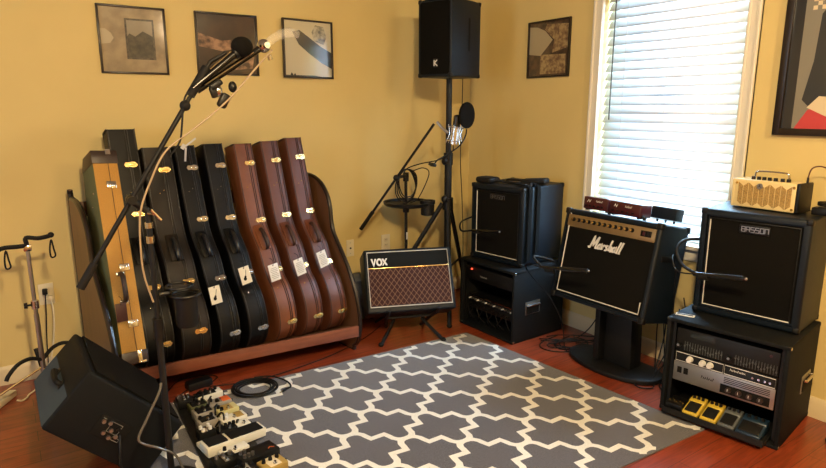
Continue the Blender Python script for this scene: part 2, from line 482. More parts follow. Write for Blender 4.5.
# ---------------------------------------------------------------- window blind
t = thing('window_blind', 'white slatted blind lowered over the bright window', 'blind', (XW + 0.045, (WY0 + WY1) / 2, WZ0))
b = MB(); hy = (WY1 - WY0) / 2 - 0.006
NS = 27; pitch_ = (WZ1 - WZ0 - 0.09) / NS
for i in range(NS):
    z = 0.045 + pitch_ * (i + 0.5)
    a = math.radians(58)
    cx_ = []
    for k in range(5):
        u = (k / 4 - 0.5) * 0.062
        bow = 0.0035 * (1 - (2 * u / 0.062) ** 2)
        cx_.append((math.cos(a) * u - math.sin(a) * bow, -math.sin(a) * u * -1 + math.cos(a) * bow))
    for k in range(4):
        (x0, z0), (x1, z1) = cx_[k], cx_[k + 1]
        f = b.bm.faces.new([b.bm.verts.new((x0, -hy, z + z0)), b.bm.verts.new((x1, -hy, z + z1)), b.bm.verts.new((x1, hy, z + z1)), b.bm.verts.new((x0, hy, z + z0))])
        f.smooth = True
bmesh.ops.remove_doubles(b.bm, verts=b.bm.verts, dist=1e-5)
sl = b.build('slats', M['slat'], t)
md = sl.modifiers.new('thickness', 'SOLIDIFY'); md.thickness = 0.0022
MB().box((0, 0, 0.022), (0.045, 2 * hy, 0.02), 0.004).build('bottom_rail', M['slat'], t)
MB().box((0, 0, WZ1 - WZ0 - 0.022), (0.055, 2 * hy, 0.042), 0.003).build('head_rail', M['slat'], t)
b = MB()
for yy in (-0.30, 0.0, 0.28):
    b.cyl((-0.029, yy, 0.03), (-0.029, yy, WZ1 - WZ0 - 0.04), 0.0012, seg=6)
    b.cyl((0.029, yy, 0.03), (0.029, yy, WZ1 - WZ0 - 0.04), 0.0012, seg=6)
b.build('ladder_cords', M['white'], t)
b = MB(); b.cyl((-0.036, 0.36, WZ1 - WZ0 - 0.06), (-0.036, 0.36, 0.66), 0.0038, seg=8); b.build('tilt_wand', M['greyfab'], t)

# ---------------------------------------------------------------- pictures on the walls
def picture(name, label, group, w, h, loc, yaw, fr, art, depth=0.02, fw=0.011, mats=None):
    """art(b) draws flat shapes in local x (across), z (up), just in front of the backing, facing -y"""
    t = thing(name, label, 'picture', loc, (0, 0, yaw), group)
    b = MB()
    for sx in (-1, 1): b.box((sx * (w - fw) / 2, -depth / 2, h / 2), (fw, depth, h), 0.002)
    for z in (fw / 2, h - fw / 2): b.box((0, -depth / 2, z), (w - 0.001, depth - 0.001, fw), 0.002)
    b.build('frame', fr, t)
    b = MB(); art(b, w - 2 * fw, h - 2 * fw, fw, -depth * 0.45); b.build('print', mats, t, recalc=False)
    return t
def blob(b, mi, pts, y):
    b.mat(mi); b._tag([b.bm.faces.new([b.bm.verts.new((x, y, z)) for x, z in pts])])
def gl(name, c1, c2=None, ns=10):
    return mat(name, c1, 0.6, coat=1.0, col2=c2, nscale=ns)
frame_m = mat('black_frame_lacquer', (0.018, 0.012, 0.009), 0.35)
A = [gl('faded_tan_print', (0.40, 0.31, 0.18), (0.26, 0.195, 0.115), 12), gl('print_inner_border', (0.05, 0.045, 0.035), (0.12, 0.1, 0.07), 60), gl('print_pale_haze', (0.34, 0.30, 0.22), (0.27, 0.23, 0.16), 8), gl('print_dark_field', (0.09, 0.08, 0.055), (0.035, 0.032, 0.025), 30), gl('print_pale_patch', (0.50, 0.42, 0.27))]
def art1(b, w, h, z0, y):
    blob(b, 0, [(-w/2, z0), (w/2, z0), (w/2, z0+h), (-w/2, z0+h)], y)
    blob(b, 4, [(-w/2, z0+h*.42), (-w*.36, z0+h*.44), (-w*.30, z0+h*.52), (-w*.34, z0+h*.60), (-w*.42, z0+h*.66), (-w/2, z0+h*.66)], y - .0006)
    x0, x1, a, c = -w*.12, w*.34, z0+h*.20, z0+h*.84
    blob(b, 1, [(x0, a), (x1, a), (x1, c), (x0, c)], y - .0012)
    e = .010
    blob(b, 2, [(x0+e, a+e), (x1-e, a+e), (x1-e, c-e), (x0+e, c-e)], y - .0018)
    blob(b, 3, [(x0+e, a+e), (x1-e, a+e), (x1-e, a+.125), (x0+.09, a+.15), (x0+.05, a+.12), (x0+.02, a+.135), (x0+e, a+.12)], y - .0024)
picture('framed_print', 'framed faded tan print with a smaller framed landscape inside it, nearest the left edge', 'framed square prints on the walls', .346, .356, (.682, YW, 1.634), 0, frame_m, art1, mats=A)
A2 = [gl('dark_brown_mottled_print', (0.055, 0.030, 0.017), (0.026, 0.016, 0.010), 8), gl('print_rust_flecks', (0.42, 0.24, 0.14), (0.05, 0.025, 0.015), 22)]
def art2(b, w, h, z0, y):
    blob(b, 0, [(-w/2, z0), (w/2, z0), (w/2, z0+h), (-w/2, z0+h)], y)
    blob(b, 1, [(-w*.5, z0+h*.45), (-w*.1, z0+h*.38), (w*.2, z0+h*.44), (w*.15, z0+h*.6), (-w*.1, z0+h*.56), (-w*.3, z0+h*.62), (-w*.5, z0+h*.68)], y - .0006)
    blob(b, 1, [(w*.1, z0+h*.06), (w*.42, z0+h*.1), (w*.46, z0+h*.3), (w*.2, z0+h*.26)], y - .0006)
picture('framed_print', 'framed dark brown mottled print partly behind the raised microphone', 'framed square prints on the walls', .368, .352, (1.2, YW, 1.643), 0, frame_m, art2, mats=A2)
A3 = [gl('cream_print', (0.60, 0.54, 0.37)), gl('print_charcoal', (0.018, 0.018, 0.017)), gl('print_line_grey', (0.08, 0.08, 0.06), (0.5, 0.46, 0.33), 30)]
for _m in A3: _m.node_tree.nodes['Principled BSDF'].inputs['Coat IOR'].default_value = 2.0
def art3(b, w, h, z0, y):
    blob(b, 0, [(-w/2, z0), (w/2, z0), (w/2, z0+h), (-w/2, z0+h)], y)
    blob(b, 1, [(-w*.33, z0+h*.80), (-w*.18, z0+h*.84), (w*.02, z0+h*.72), (w*.28, z0+h*.56), (w*.5, z0+h*.46), (w*.5, z0+h*.16), (w*.28, z0+h*.26), (w*.02, z0+h*.42), (-w*.2, z0+h*.58)], y - .0006)
    blob(b, 2, [(w*.12, z0+h*.66), (w*.34, z0+h*.60), (w*.40, z0+h*.74), (w*.34, z0+h*.93), (w*.16, z0+h*.95), (w*.08, z0+h*.82)], y - .0006)
    blob(b, 1, [(-w*.5, z0), (w*.3, z0), (w*.1, z0+h*.02), (-w*.28, z0+h*.018), (-w*.3, z0+h*.06), (-w*.33, z0+h*.015), (-w*.37, z0+h*.07), (-w*.4, z0+h*.015), (-w*.5, z0+h*.02)], y - .0006)
picture('framed_print', 'framed cream print crossed by a dark slanting shape and a bright blind reflection', 'framed square prints on the walls', .358, .358, (1.713, YW - .015, 1.638), .075, frame_m, art3, mats=A3)
A4 = [gl('umber_print', (0.11, 0.065, 0.035), (0.05, 0.03, 0.018), 30), gl('print_buff', (0.42, 0.35, 0.22)), gl('print_ochre_flecks', (0.42, 0.30, 0.14), (0.16, 0.09, 0.045), 40)]
def art4(b, w, h, z0, y):
    blob(b, 0, [(-w/2, z0), (w/2, z0), (w/2, z0+h), (-w/2, z0+h)], y)
    blob(b, 1, [(-w*.5, z0+h*.42), (-w*.2, z0+h*.38), (w*.0, z0+h*.56), (w*.1, z0+h*.66), (-w*.1, z0+h*.84), (-w*.3, z0+h*.92), (-w*.5, z0+h*.94)], y - .0006)
    blob(b, 2, [(-w*.2, z0+h*.03), (w*.44, z0+h*.03), (w*.44, z0+h*.38), (-w*.2, z0+h*.40)], y - .0006)
    blob(b, 2, [(w*.1, z0+h*.42), (w*.5, z0+h*.5), (w*.5, z0+h*.92), (-w*.05, z0+h*.96), (-w*.1, z0+h*.86), (w*.14, z0+h*.66)], y - .0012)
picture('framed_print', 'framed umber and buff print on the wall between the hung speaker and the window', 'framed square prints on the walls', .366, .364, (XW, 2.892, 1.65), -PI/2, frame_m, art4, mats=A4)
A5 = [gl('poster_black', (0.012, 0.013, 0.014)), gl('poster_grey', (0.24, 0.22, 0.17)), gl('poster_charcoal', (0.022, 0.026, 0.028)), gl('poster_red', (0.55, 0.045, 0.05)), gl('poster_cream', (0.75, 0.62, 0.40))]
def art5(b, w, h, z0, y):
    L = -w/2
    blob(b, 0, [(L, z0), (w/2, z0), (w/2, z0+h), (L, z0+h)], y)
    o = L + .045
    blob(b, 1, [(o, z0), (w/2-.04, z0), (w/2-.04, z0+h-.04), (o, z0+h-.04)], y - .0006)
    blob(b, 2, [(o+.03, z0+.13), (o+.07, z0+.09), (o+.12, z0+.11), (o+.2, z0+.3), (o+.33, z0+.3), (o+.33, z0+.75), (o+.14, z0+.6), (o+.07, z0+.5), (o+.06, z0+.3)], y - .0012)
    blob(b, 3, [(o+.01, z0), (o+.34, z0), (o+.34, z0+.09), (o+.13, z0+.10), (o+.06, z0+.085)], y - .0018)
    blob(b, 4, [(o+.055, z0+.095), (o+.10, z0+.145), (o+.2, z0+.135), (o+.26, z0+.07), (o+.15, z0+.05)], y - .0024)
    for i in range(4):
        for j in range(3):
            if (i + j) % 2 == 0:
                x, z = o + .03 + j * .018, z0 + .52 + i * .018
                blob(b, 4, [(x, z), (x+.018, z), (x+.018, z+.018), (x, z+.018)], y - .0018)
picture('framed_poster', 'large black-framed poster with red and cream shapes, cut by the right edge', None, .62, .90, (XW, 1.421 - .31, 1.325), -PI/2, frame_m, art5, 0.03, 0.032, mats=A5)

# ---------------------------------------------------------------- wall outlets
def outlet(label, loc, w, h, jack=False):
    t = thing('wall_outlet', label, 'outlet', loc, (0, 0, 0), None)
    MB().box((0, -.003, 0), (w, .006, h), 0.0025).build('cover_plate', M['ivory'], t)
    b = MB()
    if jack:
        b.cyl((0, -.005, 0), (0, -.012, 0), .006); b.build('jack', M['matte'], t)
        for s in (-1, 1): MB().cyl((0, -.005, s*h*.32), (0, -.0075, s*h*.32), .003).build('screw', M['steel'], t)
    else:
        for s in (-1, 1): b.box((0, -.0065, s * .021), (.034, .003, .029), .006)
        b.build('socket_face', M['cream'], t)
        for s in (-1, 1):
            for q in (-1, 1): MB().box((q * .0065, -.0085, s * .021 + .003), (.002, .0015, .008)).build('slot', M['ink'], t)
    return t
outlet('ivory wall outlet behind the guitar stand, two plugs in it', (.128, YW, .463), .072, .116)
outlet('narrow ivory jack plate beside the guitar case rack', (1.996, YW, .470), .060, .12, True)
outlet('ivory wall outlet just above the amplifier with the diamond grille', (2.295, YW, .475), .074, .118)

# ---------------------------------------------------------------- rug
RA = math.radians(-3.0)
t = thing('area_rug', 'grey rug with a cream interlocking trellis pattern, on the wooden floor', 'rug', (2.40, 2.87, 0), (0, 0, RA))
b = MB(); b.box((-1.06, -.775, .004), (2.12, 1.55, .008), .003)
for v in b.bm.verts: v.co.x += -.137 * v.co.y
b.build('pile', M['rugdark'], t)
cs, sn = math.cos(-RA), math.sin(-RA)
SH = -.137            # the rug lies slightly skewed
def w2r(x, y):
    x -= 2.40; y -= 2.87
    u, v = x * cs - y * sn, x * sn + y * cs
    return (u - SH * v, v)
c0 = w2r(1.516, 2.326)
A_, B_ = .374, .310
base = [(0, .5), (.055, .492), (.10, .462), (.130, .405), (.142, .325), (.160, .245)]
half = [(x * A_, y * B_) for x, y in base]
edge = half + [(A_/2 - x, B_/2 - y) for x, y in reversed(half)]
lines = []
for i in range(-8, 7):
    for j in range(-8, 8):
        cx_, cy_ = c0[0] + i * A_, c0[1] + j * B_
        for sx, sy in ((1, 1), (1, -1), (-1, 1), (-1, -1)):
            lines.append([(cx_ + sx * x, cy_ + sy * y) for x, y in edge])
b = MB(); hw_ = .0142
def inside(p): return -2.115 < p[0] < -.005 and -1.545 < p[1] < -.005
for li, Lp in enumerate(lines):
    var = li % 4
    P = [V(p) for p in Lp]
    dense = []
    for p, q in zip(P, P[1:]):
        for k in range(3): dense.append(p.lerp(q, k / 3))
    dense.append(P[-1])
    l, r = offset_line(dense, hw_)
    for k in range(len(dense) - 1):
        Q = [l[k], l[k+1], r[k+1], r[k]]
        if all(inside(q) for q in Q):
            if (Q[1] - Q[0]).cross(Q[2] - Q[1]) < 0: Q.reverse()
            zz = .0084 + .0001 * var
            b._tag([b.bm.faces.new([b.bm.verts.new((q.x, q.y, zz)) for q in Q])])
for v in b.bm.verts: v.co.x += SH * v.co.y
o = b.build('trellis_pattern', M['ruglight'], t, recalc=False)

# ---------------------------------------------------------------- guitar case rack
t = thing('guitar_case_rack', 'long red-brown wooden rack with curved ends holding upright guitar cases', 'rack', (0, 0, 0))
def rack_panel(x, yaw, kz=1.0):
    prof = [(3.06, .03), (3.02, .06), (2.995, .14), (2.995, .24), (3.02, .34), (3.06, .43), (3.12, .53), (3.20, .63), (3.26, .71), (3.28, .78), (3.29, .86), (3.32, .93), (3.38, .99), (3.46, 1.025), (3.55, 1.035), (3.60, 1.03), (3.62, 1.0), (3.62, .03), (3.55, .0), (3.10, .0)]
    P = [(p[0], p[1] * kz) for p in smooth([(a, c, 0) for a, c in prof], 3, True)]
    r = Matrix.Translation((x, 3.05, 0)) @ Matrix.Rotation(yaw, 4, 'Z') @ Matrix.Translation((0, -3.05, 0))
    b = MB(); b.prism(P, 'x', -.011, .011)
    o = b.build('end_panel', M['rackwood_d'], t); o.matrix_local = r
    b = MB(); b.tube([(0, p[0], p[1]) for p in P], .0135, 8, closed=True)
    q = b.build('edge_banding', M['edge'], o)
rack_panel(.345, .10, .95); rack_panel(1.665, .10)
pr = math.atan2(3.09 - 3.0, 1.65 - .36)
b = MB(); b.box((1.0, 3.035, .142), (1.315, .02, .066), .003, rot=(0, 0, -pr)); b.build('front_rail', M['rackwood'], t)
b = MB()
b.box((1.0, 3.30, .085), (1.30, .46, .014), rot=(math.radians(-15), 0, -.03)); b.build('shelf', M['rackwood_d'], t)
b = MB(); b.box((.975, 3.625, .62), (1.34, .02, .08), .003); b.box((.965, 3.625, .92), (1.34, .02, .08), .003); b.build('back_rail', M['rackwood_d'], t)

# ---------------------------------------------------------------- guitar cases
HWP = [(0, .10), (.015, .145), (.05, .188), (.10, .214), (.16, .225), (.23, .221), (.30, .202), (.36, .170), (.42, .150), (.48, .140), (.53, .128), (.58, .106), (.64, .080), (.70, .066), (.80, .060)]
def hw_at(z, L, k=1.0):
    P = HWP + [(L - .03, .056), (L, .040)]
    for (z0, w0), (z1, w1) in zip(P, P[1:]):
        if z0 <= z <= z1: return (w0 + (w1 - w0) * (z - z0) / (z1 - z0)) * k
    return P[-1][1] * k
def case_outline(L, k):
    P = HWP + [(L - .03, .056), (L - .006, .048)]
    fr = [V((-w * k, z, 0)) for z, w in P]
    bk = [V((w * k, z, 0)) for z, w in reversed(P)]
    return [(p.x, p.y) for p in smooth(fr + bk, 3, True)]
def on_front(z, L, k):
    w = hw_at(z, L, k); dw = (hw_at(z + .02, L, k) - hw_at(z - .02, L, k)) / .04
    return -w, math.atan(-dw)          # y of the front contour and its tilt about x
def latch(t, x, z, L, k, m, big=1.12):
    y, a = on_front(z, L, k)
    b = MB(); R_ = Matrix.Rotation(-a, 3, 'X')
    o = V((x, y, z))
    pts = [(-.030, 0), (-.022, .012), (-.006, .010), (.006, .014), (.020, .013), (.031, 0), (.020, -.013), (.006, -.014), (-.006, -.010), (-.022, -.012)]
    tmp = MB(); tmp.prism([(px * big, pz * big) for px, pz in pts], 'y', -.007, .002)
    b._merge(tmp.bm, o, R_)
    tmp = MB(); tmp.box((.004 * big, -.009, 0), (.030 * big, .006, .010 * big), .002); b._merge(tmp.bm, o, R_, True)
    return b.build('latch', m, t)
def handle(t, x, z, L, k, m):
    y, a = on_front(z, L, k)
    R_ = Matrix.Rotation(-a, 4, 'X'); T = Matrix.Translation((x, y, z)) @ R_
    pts = [T @ V(p) for p in smooth([(0, .0, -.062), (0, -.022, -.060), (0, -.034, -.035), (0, -.036, 0), (0, -.034, .035), (0, -.022, .060), (0, 0, .062)], 4)]
    b = MB(); n = len(pts)
    b.tube(pts, [.006 + .007 * math.sin(PI * i / (n - 1)) for i in range(n)], 10)
    return b.build('handle', m, t)
def guitar_case(label, x, y, z, L, yaw, lean, shell, bind, metal, th=.115, k=1.0, latches=(1.05, .77, .40, .11), seam=.018, pad=True, side='case'):
    t = thing('guitar_case', label, 'guitar case', (x, y, z), (-lean, 0, yaw), 'guitar cases standing in the rack')
    O = case_outline(L, k)
    MB().prism(O, 'x', -th / 2, th / 2, .017, 4).build('shell', shell, t)
    b = MB()
    e = .0015
    for xx, rr in ((seam, .0028), (seam + .011, .0028), (th / 2 - .006, .0035), (-th / 2 + .006, .0035)):
        b.tube([(xx, p[0] * 1.0 + (e if p[0] > 0 else -e) , p[1]) for p in O], rr, 6, closed=True)
    b.build('binding', bind, t)
    for zz in latches:
        latch(t, seam + .005, zz * (L / 1.155) if zz > .6 else zz, L, k, metal)
    handle(t, -.004, .585, L, k, bind if shell is not M['case_brown'] else M['dkleather'])
    if pad:
        yy, a = on_front(.60, L, k)
        tmp = MB(); tmp.box((-.004, -.002, 0), (.062, .010, .16), .004); b = MB(); b._merge(tmp.bm, (0, yy, .60), Matrix.Rotation(-a, 3, 'X'), True)
        b.build('handle_pad', shell, t)
    for zz in (.90, .915, .30):
        yy, a = on_front(zz, L, k)
        MB().ball((-.018 + (.022 if zz == .915 else 0), yy, zz), .004, seg=8).build('rivet', metal, t)
    return t
LEAN = math.radians(15)
guitar_case('black guitar case with brass latches, right next to the orange tweed case', .558, 3.255, .115, 1.245, .04, LEAN, M['case_black'], M['stitchk'], M['brass'], th=.140, k=1.0, latches=(.985, .74, .40, .11))
guitar_case('worn dark brown guitar case behind the foreground microphone stand', .722, 3.235, .115, 1.15, .07, LEAN, M['case_dkbrown'], M['stitchk'], M['brass'], th=.15, k=1.08, latches=(1.03, .41, .15))
guitar_case('black guitar case with a white paper tie at its top', .888, 3.235, .115, 1.155, .15, LEAN, M['case_black'], M['stitchk'], M['chrome'], latches=(1.03, .74, .40, .10))
guitar_case('black guitar case standing directly left of the lightest brown case', 1.044, 3.232, .115, 1.16, .15, LEAN, M['case_black'], M['stitchk'], M['chrome'], latches=(1.03, .73, .41, .10))
guitar_case('lightest tan-brown guitar case, first of the three brown ones', 1.215, 3.232, .115, 1.155, .15, LEAN, M['case_brown'], M['stitch'], M['brass'], latches=(1.04, .70, .40, .10))
guitar_case('middle case of the three brown guitar cases', 1.378, 3.232, .115, 1.165, .15, LEAN, M['case_brown2'], M['stitch'], M['brass'], latches=(1.04, .71, .40, .10))
guitar_case('brown guitar case at the end of the rack, nearest the corner', 1.536, 3.232, .115, 1.18, .15, LEAN, M['case_brown2'], M['stitch'], M['brass'], latches=(1.04, .71, .40, .10))

# orange and green tweed case
lean = math.radians(19.5)
t = thing('tweed_guitar_case', 'rectangular guitar case in orange and green tweed at the left end of the rack', 'guitar case', (.436, 3.02, .235), (-lean, 0, .15), 'guitar cases standing in the rack')
t.rotation_mode = 'ZYX'
prof = [(0, .0), (.27, .0), (.27, .50), (.19, 1.02), (.15, 1.06), (.0, 1.06)]
b = MB()
b.mat(0).prism([(p[0], p[1]) for p in prof], 'x', -.058, .058, .004, 2)
b.bm.normal_update()
for f in b.bm.faces:
    f.material_index = 1 if (abs(f.normal.x) > .8) else 0
b.build('body', [M['tweed'], M['greentweed']], t)
b = MB(); b.prism([(-.003, 1.0), (.197, 1.0), (.15, 1.068), (-.003, 1.068)], 'x', -.061, .061, .004); b.build('top_cap', M['dkleather'], t)
b = MB(); b.prism([(-.003, -.006), (.275, -.006), (.275, .055), (-.003, .055)], 'x', -.061, .061, .004); b.build('bottom_cap', M['dkleather'], t)
b = MB(); b.box((.012, -.002, .53), (.0025, .002, .94)); b.build('lid_seam', M['dkleather'], t)
for zz in (.89, .47, .19):
    b = MB(); b.box((.012, -.006, zz), (.046, .010, .036), .003); b.box((.012, -.012, zz), (.018, .005, .020), .002); b.build('latch', M['chrome'], t)
b = MB(); b.prism([(-.010, 1.045), (-.010, 1.072), (.03, 1.072), (.03, 1.066), (-.004, 1.062), (-.004, 1.045)], 'x', .004, .028); b.build('corner_clamp', M['chrome'], t)
b = MB(); b.box((.022, -.006, .03), (.020, .006, .055), .002); b.box((.03, -.004, .0), (.04, .008, .012), .002); b.build('corner_clamp', M['chrome'], t)
b = MB(); b.tube(smooth([(-.012, 0, .30), (-.012, -.03, .305), (-.012, -.045, .33), (-.012, -.048, .37), (-.012, -.045, .41), (-.012, -.03, .435), (-.012, 0, .44)], 4), .0115, 10); hd = b.build('handle', M['dkleather'], t)
for zz in (.30, .44): MB().box((-.012, -.004, zz), (.040, .007, .022), .003).build('handle_mount', M['chrome'], hd)
for zz, yy in ((.86, .055), (.80, .10)): MB().ball((-.0585, yy, zz), .005, seg=8).build('rivet', M['chrome'], t)

# hanging tags
def hang_tag(label, loc, yaw, tilt, w, h, m, drawing, group):
    t = thing('luggage_tag', label, 'tag', loc, (math.radians(-8), tilt, yaw), group)
    MB().box((0, 0, 0), (w, .0025, h), .001).build('card', m, t)
    b = MB(); b.tube(smooth([(0, -.002, h*.42), (.004, -.004, h*.55), (.008, .006, h*.72), (.002, .02, h*.85)], 4), .0013, 6); b.build('string', M['ink'], t)
    b = MB()
    if drawing == 'guitar':
        b.ball((-.006, -.0018, -.018), .009, (1, .12, 1.1), seg=12); b.ball((-.002, -.0018, -.007), .006, (1, .12, 1), seg=12)
        b.tube([(-.001, -.0022, -.004), (.010, -.0022, .028)], .0012, 6); b.build('printed_guitar', M['ink'], t)
    elif drawing == 'lines':
        for i in range(7): b.box((0, -.0016, h * (.26 - .1 * i)), (w * (.72 if i % 3 else .55), .001, .0028))
        b.build('printed_lines', M['greyink'], t)
    b2 = MB(); b2.ball((0, -.0016, h*.42), .003, (1, .3, 1), seg=8); b2.build('eyelet', M['ink'], t)
    return t
TG = 'paper tags hung on the guitar cases'
hang_tag('cream card tag with a guitar drawing, lowest one, left of the others', (.845, 3.04, .500), .15, -0.09, .060, .094, M['card'], 'guitar', TG)
hang_tag('cream card tag with a guitar drawing, on the black case beside the brown cases', (1.008, 3.04, .580), .15, -0.16, .060, .094, M['card'], 'guitar', TG)
hang_tag('white tag of printed lines on the lightest brown case', (1.170, 3.04, .570), .15, -0.14, .060, .094, M['white'], 'lines', TG)
hang_tag('white tag of printed lines on the middle brown case', (1.322, 3.045, .578), .15, -0.2, .060, .094, M['white'], 'lines', TG)
hang_tag('white tag of printed lines on the brown case nearest the corner', (1.462, 3.04, .605), .15, -0.22, .060, .094, M['white'], 'lines', TG)
hang_tag('dark leather luggage tag hanging from the tweed case handle', (.400, 3.05, .490), .15, .02, .050, .090, M['tagleather'], None, None)
b = MB()
b.box((.832, 3.375, 1.205), (.010, .004, .075), rot=(0, .12, 0)); b.box((.86, 3.37, 1.268), (.075, .003, .009), rot=(0, -.62, 0)); b.box((.822, 3.37, 1.247), (.020, .004, .028), rot=(0, .6, 0))
o = b.build('paper_tie', M['white']); tag(o, 'white paper tie looped over the top of a black guitar case', 'tag')

# ---------------------------------------------------------------- cabinets
def shell_box(w, d, h, r, lip, rec, m, name, parent, tag_mat=None):
    """rounded cabinet with a recessed front opening; local x across, y back, z up"""
    bm = bmesh.new(); bmesh.ops.create_cube(bm, size=1.0)
    bmesh.ops.scale(bm, vec=V((w, d, h)), verts=bm.verts); bmesh.ops.translate(bm, vec=V((0, d / 2, h / 2)), verts=bm.verts)
    bmesh.ops.bevel(bm, geom=list(bm.edges), offset=r, segments=3, profile=.5, affect='EDGES')
    for f in bm.faces: f.smooth = True
    fr = [f for f in bm.faces if f.normal.y < -.99 and f.calc_area() > w * h * .5]
    if lip and fr:
        bmesh.ops.inset_individual(bm, faces=fr, thickness=lip - r, depth=0)
        res = bmesh.ops.extrude_discrete_faces(bm, faces=fr)
        bmesh.ops.translate(bm, vec=V((0, rec, 0)), verts=list({v for f in res['faces'] for v in f.verts}))
        for f in bm.faces:
            if f.calc_area() > w * h * .4 and f.normal.y < -.9: f.smooth = False
    me = bpy.data.meshes.new(name); bm.to_mesh(me); bm.free(); me.materials.append(m)
    try: me.set_sharp_from_angle(angle=math.radians(40))
    except Exception: pass
    o = bpy.data.objects.new(name, me); C.objects.link(o); o.parent = parent
    return o
def corner_caps(t, w, d, h, m, which, s=.03):
    for sx, y, z in which:
        b = MB(); b.box((sx * (w / 2 - s / 2 + .0018), y, z), (s, s, s), .008, seg=3); b.build('corner_protector', m, t)
def side_handle(t, x, y, z, m, sgn=1, L=.13):
    b = MB(); b.box((x, y, z), (.006, L, .085), .003); b.build('handle_dish', M['steel'], t)
    b = MB(); b.box((x + sgn * .004, y, z - .008), (.004, L - .02, .055), .001); b.build('handle_recess', M['ink'], t)
    b = MB(); b.tube([(x + sgn * .008, y - L / 2 + .012, z + .022), (x + sgn * .016, y - L / 2 + .014, z + .02), (x + sgn * .016, y + L / 2 - .014, z + .02), (x + sgn * .008, y + L / 2 - .012, z + .022)], .0065, 8); b.build('handle', M['chrome'], t)
LET = {
 'B': [[(0,0),(0,1),(.75,1),(.75,.52),(0,.52)], [(.75,.52),(.75,0),(0,0)]], 'A': [[(0,0),(.0,1),(.75,1),(.75,0)], [(0,.45),(.75,.45)]],
 'S': [[(.75,1),(0,1),(0,.52),(.75,.52),(.75,0),(0,0)]], 'O': [[(0,0),(0,1),(.75,1),(.75,0),(0,0)]], 'N': [[(0,0),(0,1),(.75,1),(.75,0)]],
 'K': [[(0,0),(0,1)], [(.65,1),(.05,.5),(.7,0)]],
}
def word(b, txt, org, ux, uy, h, w, gap=.35, th=.0015, slant=0, wid=1.0):
    x = 0
    for ch in txt:
        if ch != ' ':
            b.strokes([[((px * wid + x + slant * py) * h, py * h) for px, py in L] for L in LET[ch]], w, org, ux, uy, th)
        x += .75 * wid + gap
def small_marks(name, n, size, loc, m, parent):
    """a row of tiny printed marks, too small to read in the photograph"""
    b = MB(); x = loc[0]
    for i in range(n):
        h = size * (.7 if i % 3 == 0 else .45)
        b.strokes([[(x, 0), (x + size * .12, h), (x + size * .28, 0 if i % 2 else h * .6)]], size * .12, (0, loc[1], loc[2]), (1, 0, 0), (0, 0, 1), .0006)
        x += size * .42
    return b.build(name, m, parent)

def bass_cab(label, loc, yaw, w, d, h, lx, pw=.128):
    t = thing('bass_speaker_cabinet', label, 'speaker cabinet', loc, (0, 0, yaw), 'square bass speaker cabinets')
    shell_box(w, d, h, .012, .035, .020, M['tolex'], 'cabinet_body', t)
    MB().box((0, .016, h / 2), (w - .074, .008, h - .074), .002).build('grille_cloth', M['cloth_black'], t)
    b = MB(); a, c = -w / 2 + .043, .043
    b.tube([(a, .009, h - .05), (a, .009, c), (w / 2 - .043, .009, c)], .0030, 8); b.build('cream_piping', M['piping'], t)
    b = MB(); b.tube([(a, .009, h - .043), (w / 2 - .043, .009, h - .043), (w / 2 - .043, .009, c)], .0030, 8); b.build('black_piping', M['black'], t)
    b = MB(); b.box((lx, .008, h - .075), (.128, .006, .040), .003); pl = b.build('logo_plate', M['black'], t)
    b = MB(); word(b, 'BASSON', (lx - .052, .0048, h - .086), (1, 0, 0), (0, 0, 1), .022, .0030, gap=.22, wid=.88)
    b.build('BASSON_lettering', M['steel'], pl)
    for sx in (-1, 1):
        for y in (.03, d - .03): MB().cyl((sx * (w / 2 - .04), y + .01, -.0), (sx * (w / 2 - .04), y + .01, .004), .014).build('foot', M['rubber'], t)
    b = MB(); b.tube(smooth([(-.09, d * .5, h), (-.085, d * .5, h + .012), (0, d * .5, h + .016), (.085, d * .5, h + .012), (.09, d * .5, h)], 4), .007, 8); b.build('top_handle', M['rubber'], t)
    corner_caps(t, w, d, h, M['black'], [(s, y, z) for s in (-1, 1) for y in (.013, d - .013) for z in (h - .013, .013)])
    return t

# left stack: rack case, cabinet on it
RW, RD, RH = .506, .466, .467
t = thing('equipment_rack_case', 'black rack case with a red light and patch leads, in the corner', 'rack case', (2.499, 2.807, 0), (0, 0, -1.542), 'equipment rack cases on the floor')
def rack_shell(t, w, d, h, handle_y, handle_z):
    b = MB(); k = .020
    b.box((0, d / 2, h - k / 2), (w, d, k), .006); b.box((0, d / 2, k / 2), (w, d, k), .006)
    for s in (-1, 1): b.box((s * (w / 2 - k / 2), d / 2, h / 2), (k, d - .002, h - .002), .006)
    b.box((0, d - .006, h / 2), (w - .01, .01, h - .01))
    b.build('case_body', M['tolex2'], t)
    for s in (-1, 1): MB().box((s * (w / 2 - .030), .030, h / 2), (.014, .006, h - .05)).build('rack_rail', M['matte'], t)
    corner_caps(t, w, d, h, M['chrome'], [(1, .012, h - .012), (1, .012, .012)], .020)
    corner_caps(t, w, d, h, M['black'], [(-1, .012, h - .012), (-1, .012, .012), (1, d - .012, h - .012), (1, d - .012, .012)], .026)
    side_handle(t, w / 2 + .001, handle_y, handle_z, None)
    for s in (-1, 1):
        for y in (.05, d - .05): MB().cyl((s * (w / 2 - .05), y, -.0), (s * (w / 2 - .05), y, .004), .018).build('foot', M['rubber'], t)
rack_shell(t, RW, RD, RH, .17, .215)
u = thing('power_conditioner', 'dark rack unit with a small red light, top of the corner rack case', 'rack unit', (2.499, 2.807, 0), (0, 0, -1.542))
MB().box((0, .16, .375), (.432, .28, .088), .003).build('chassis', M['black'], u)
MB().ball((-.155, .018, .402), .0052, seg=10).build('power_light', M['led'], u)
small_marks('panel_markings', 10, .014, (-.07, .0195, .362), M['greyink'], u)
u = thing('patch_mixer', 'rack unit with small knobs under a silver edge, low in the corner rack case', 'rack unit', (2.499, 2.807, 0), (0, 0, -1.542))
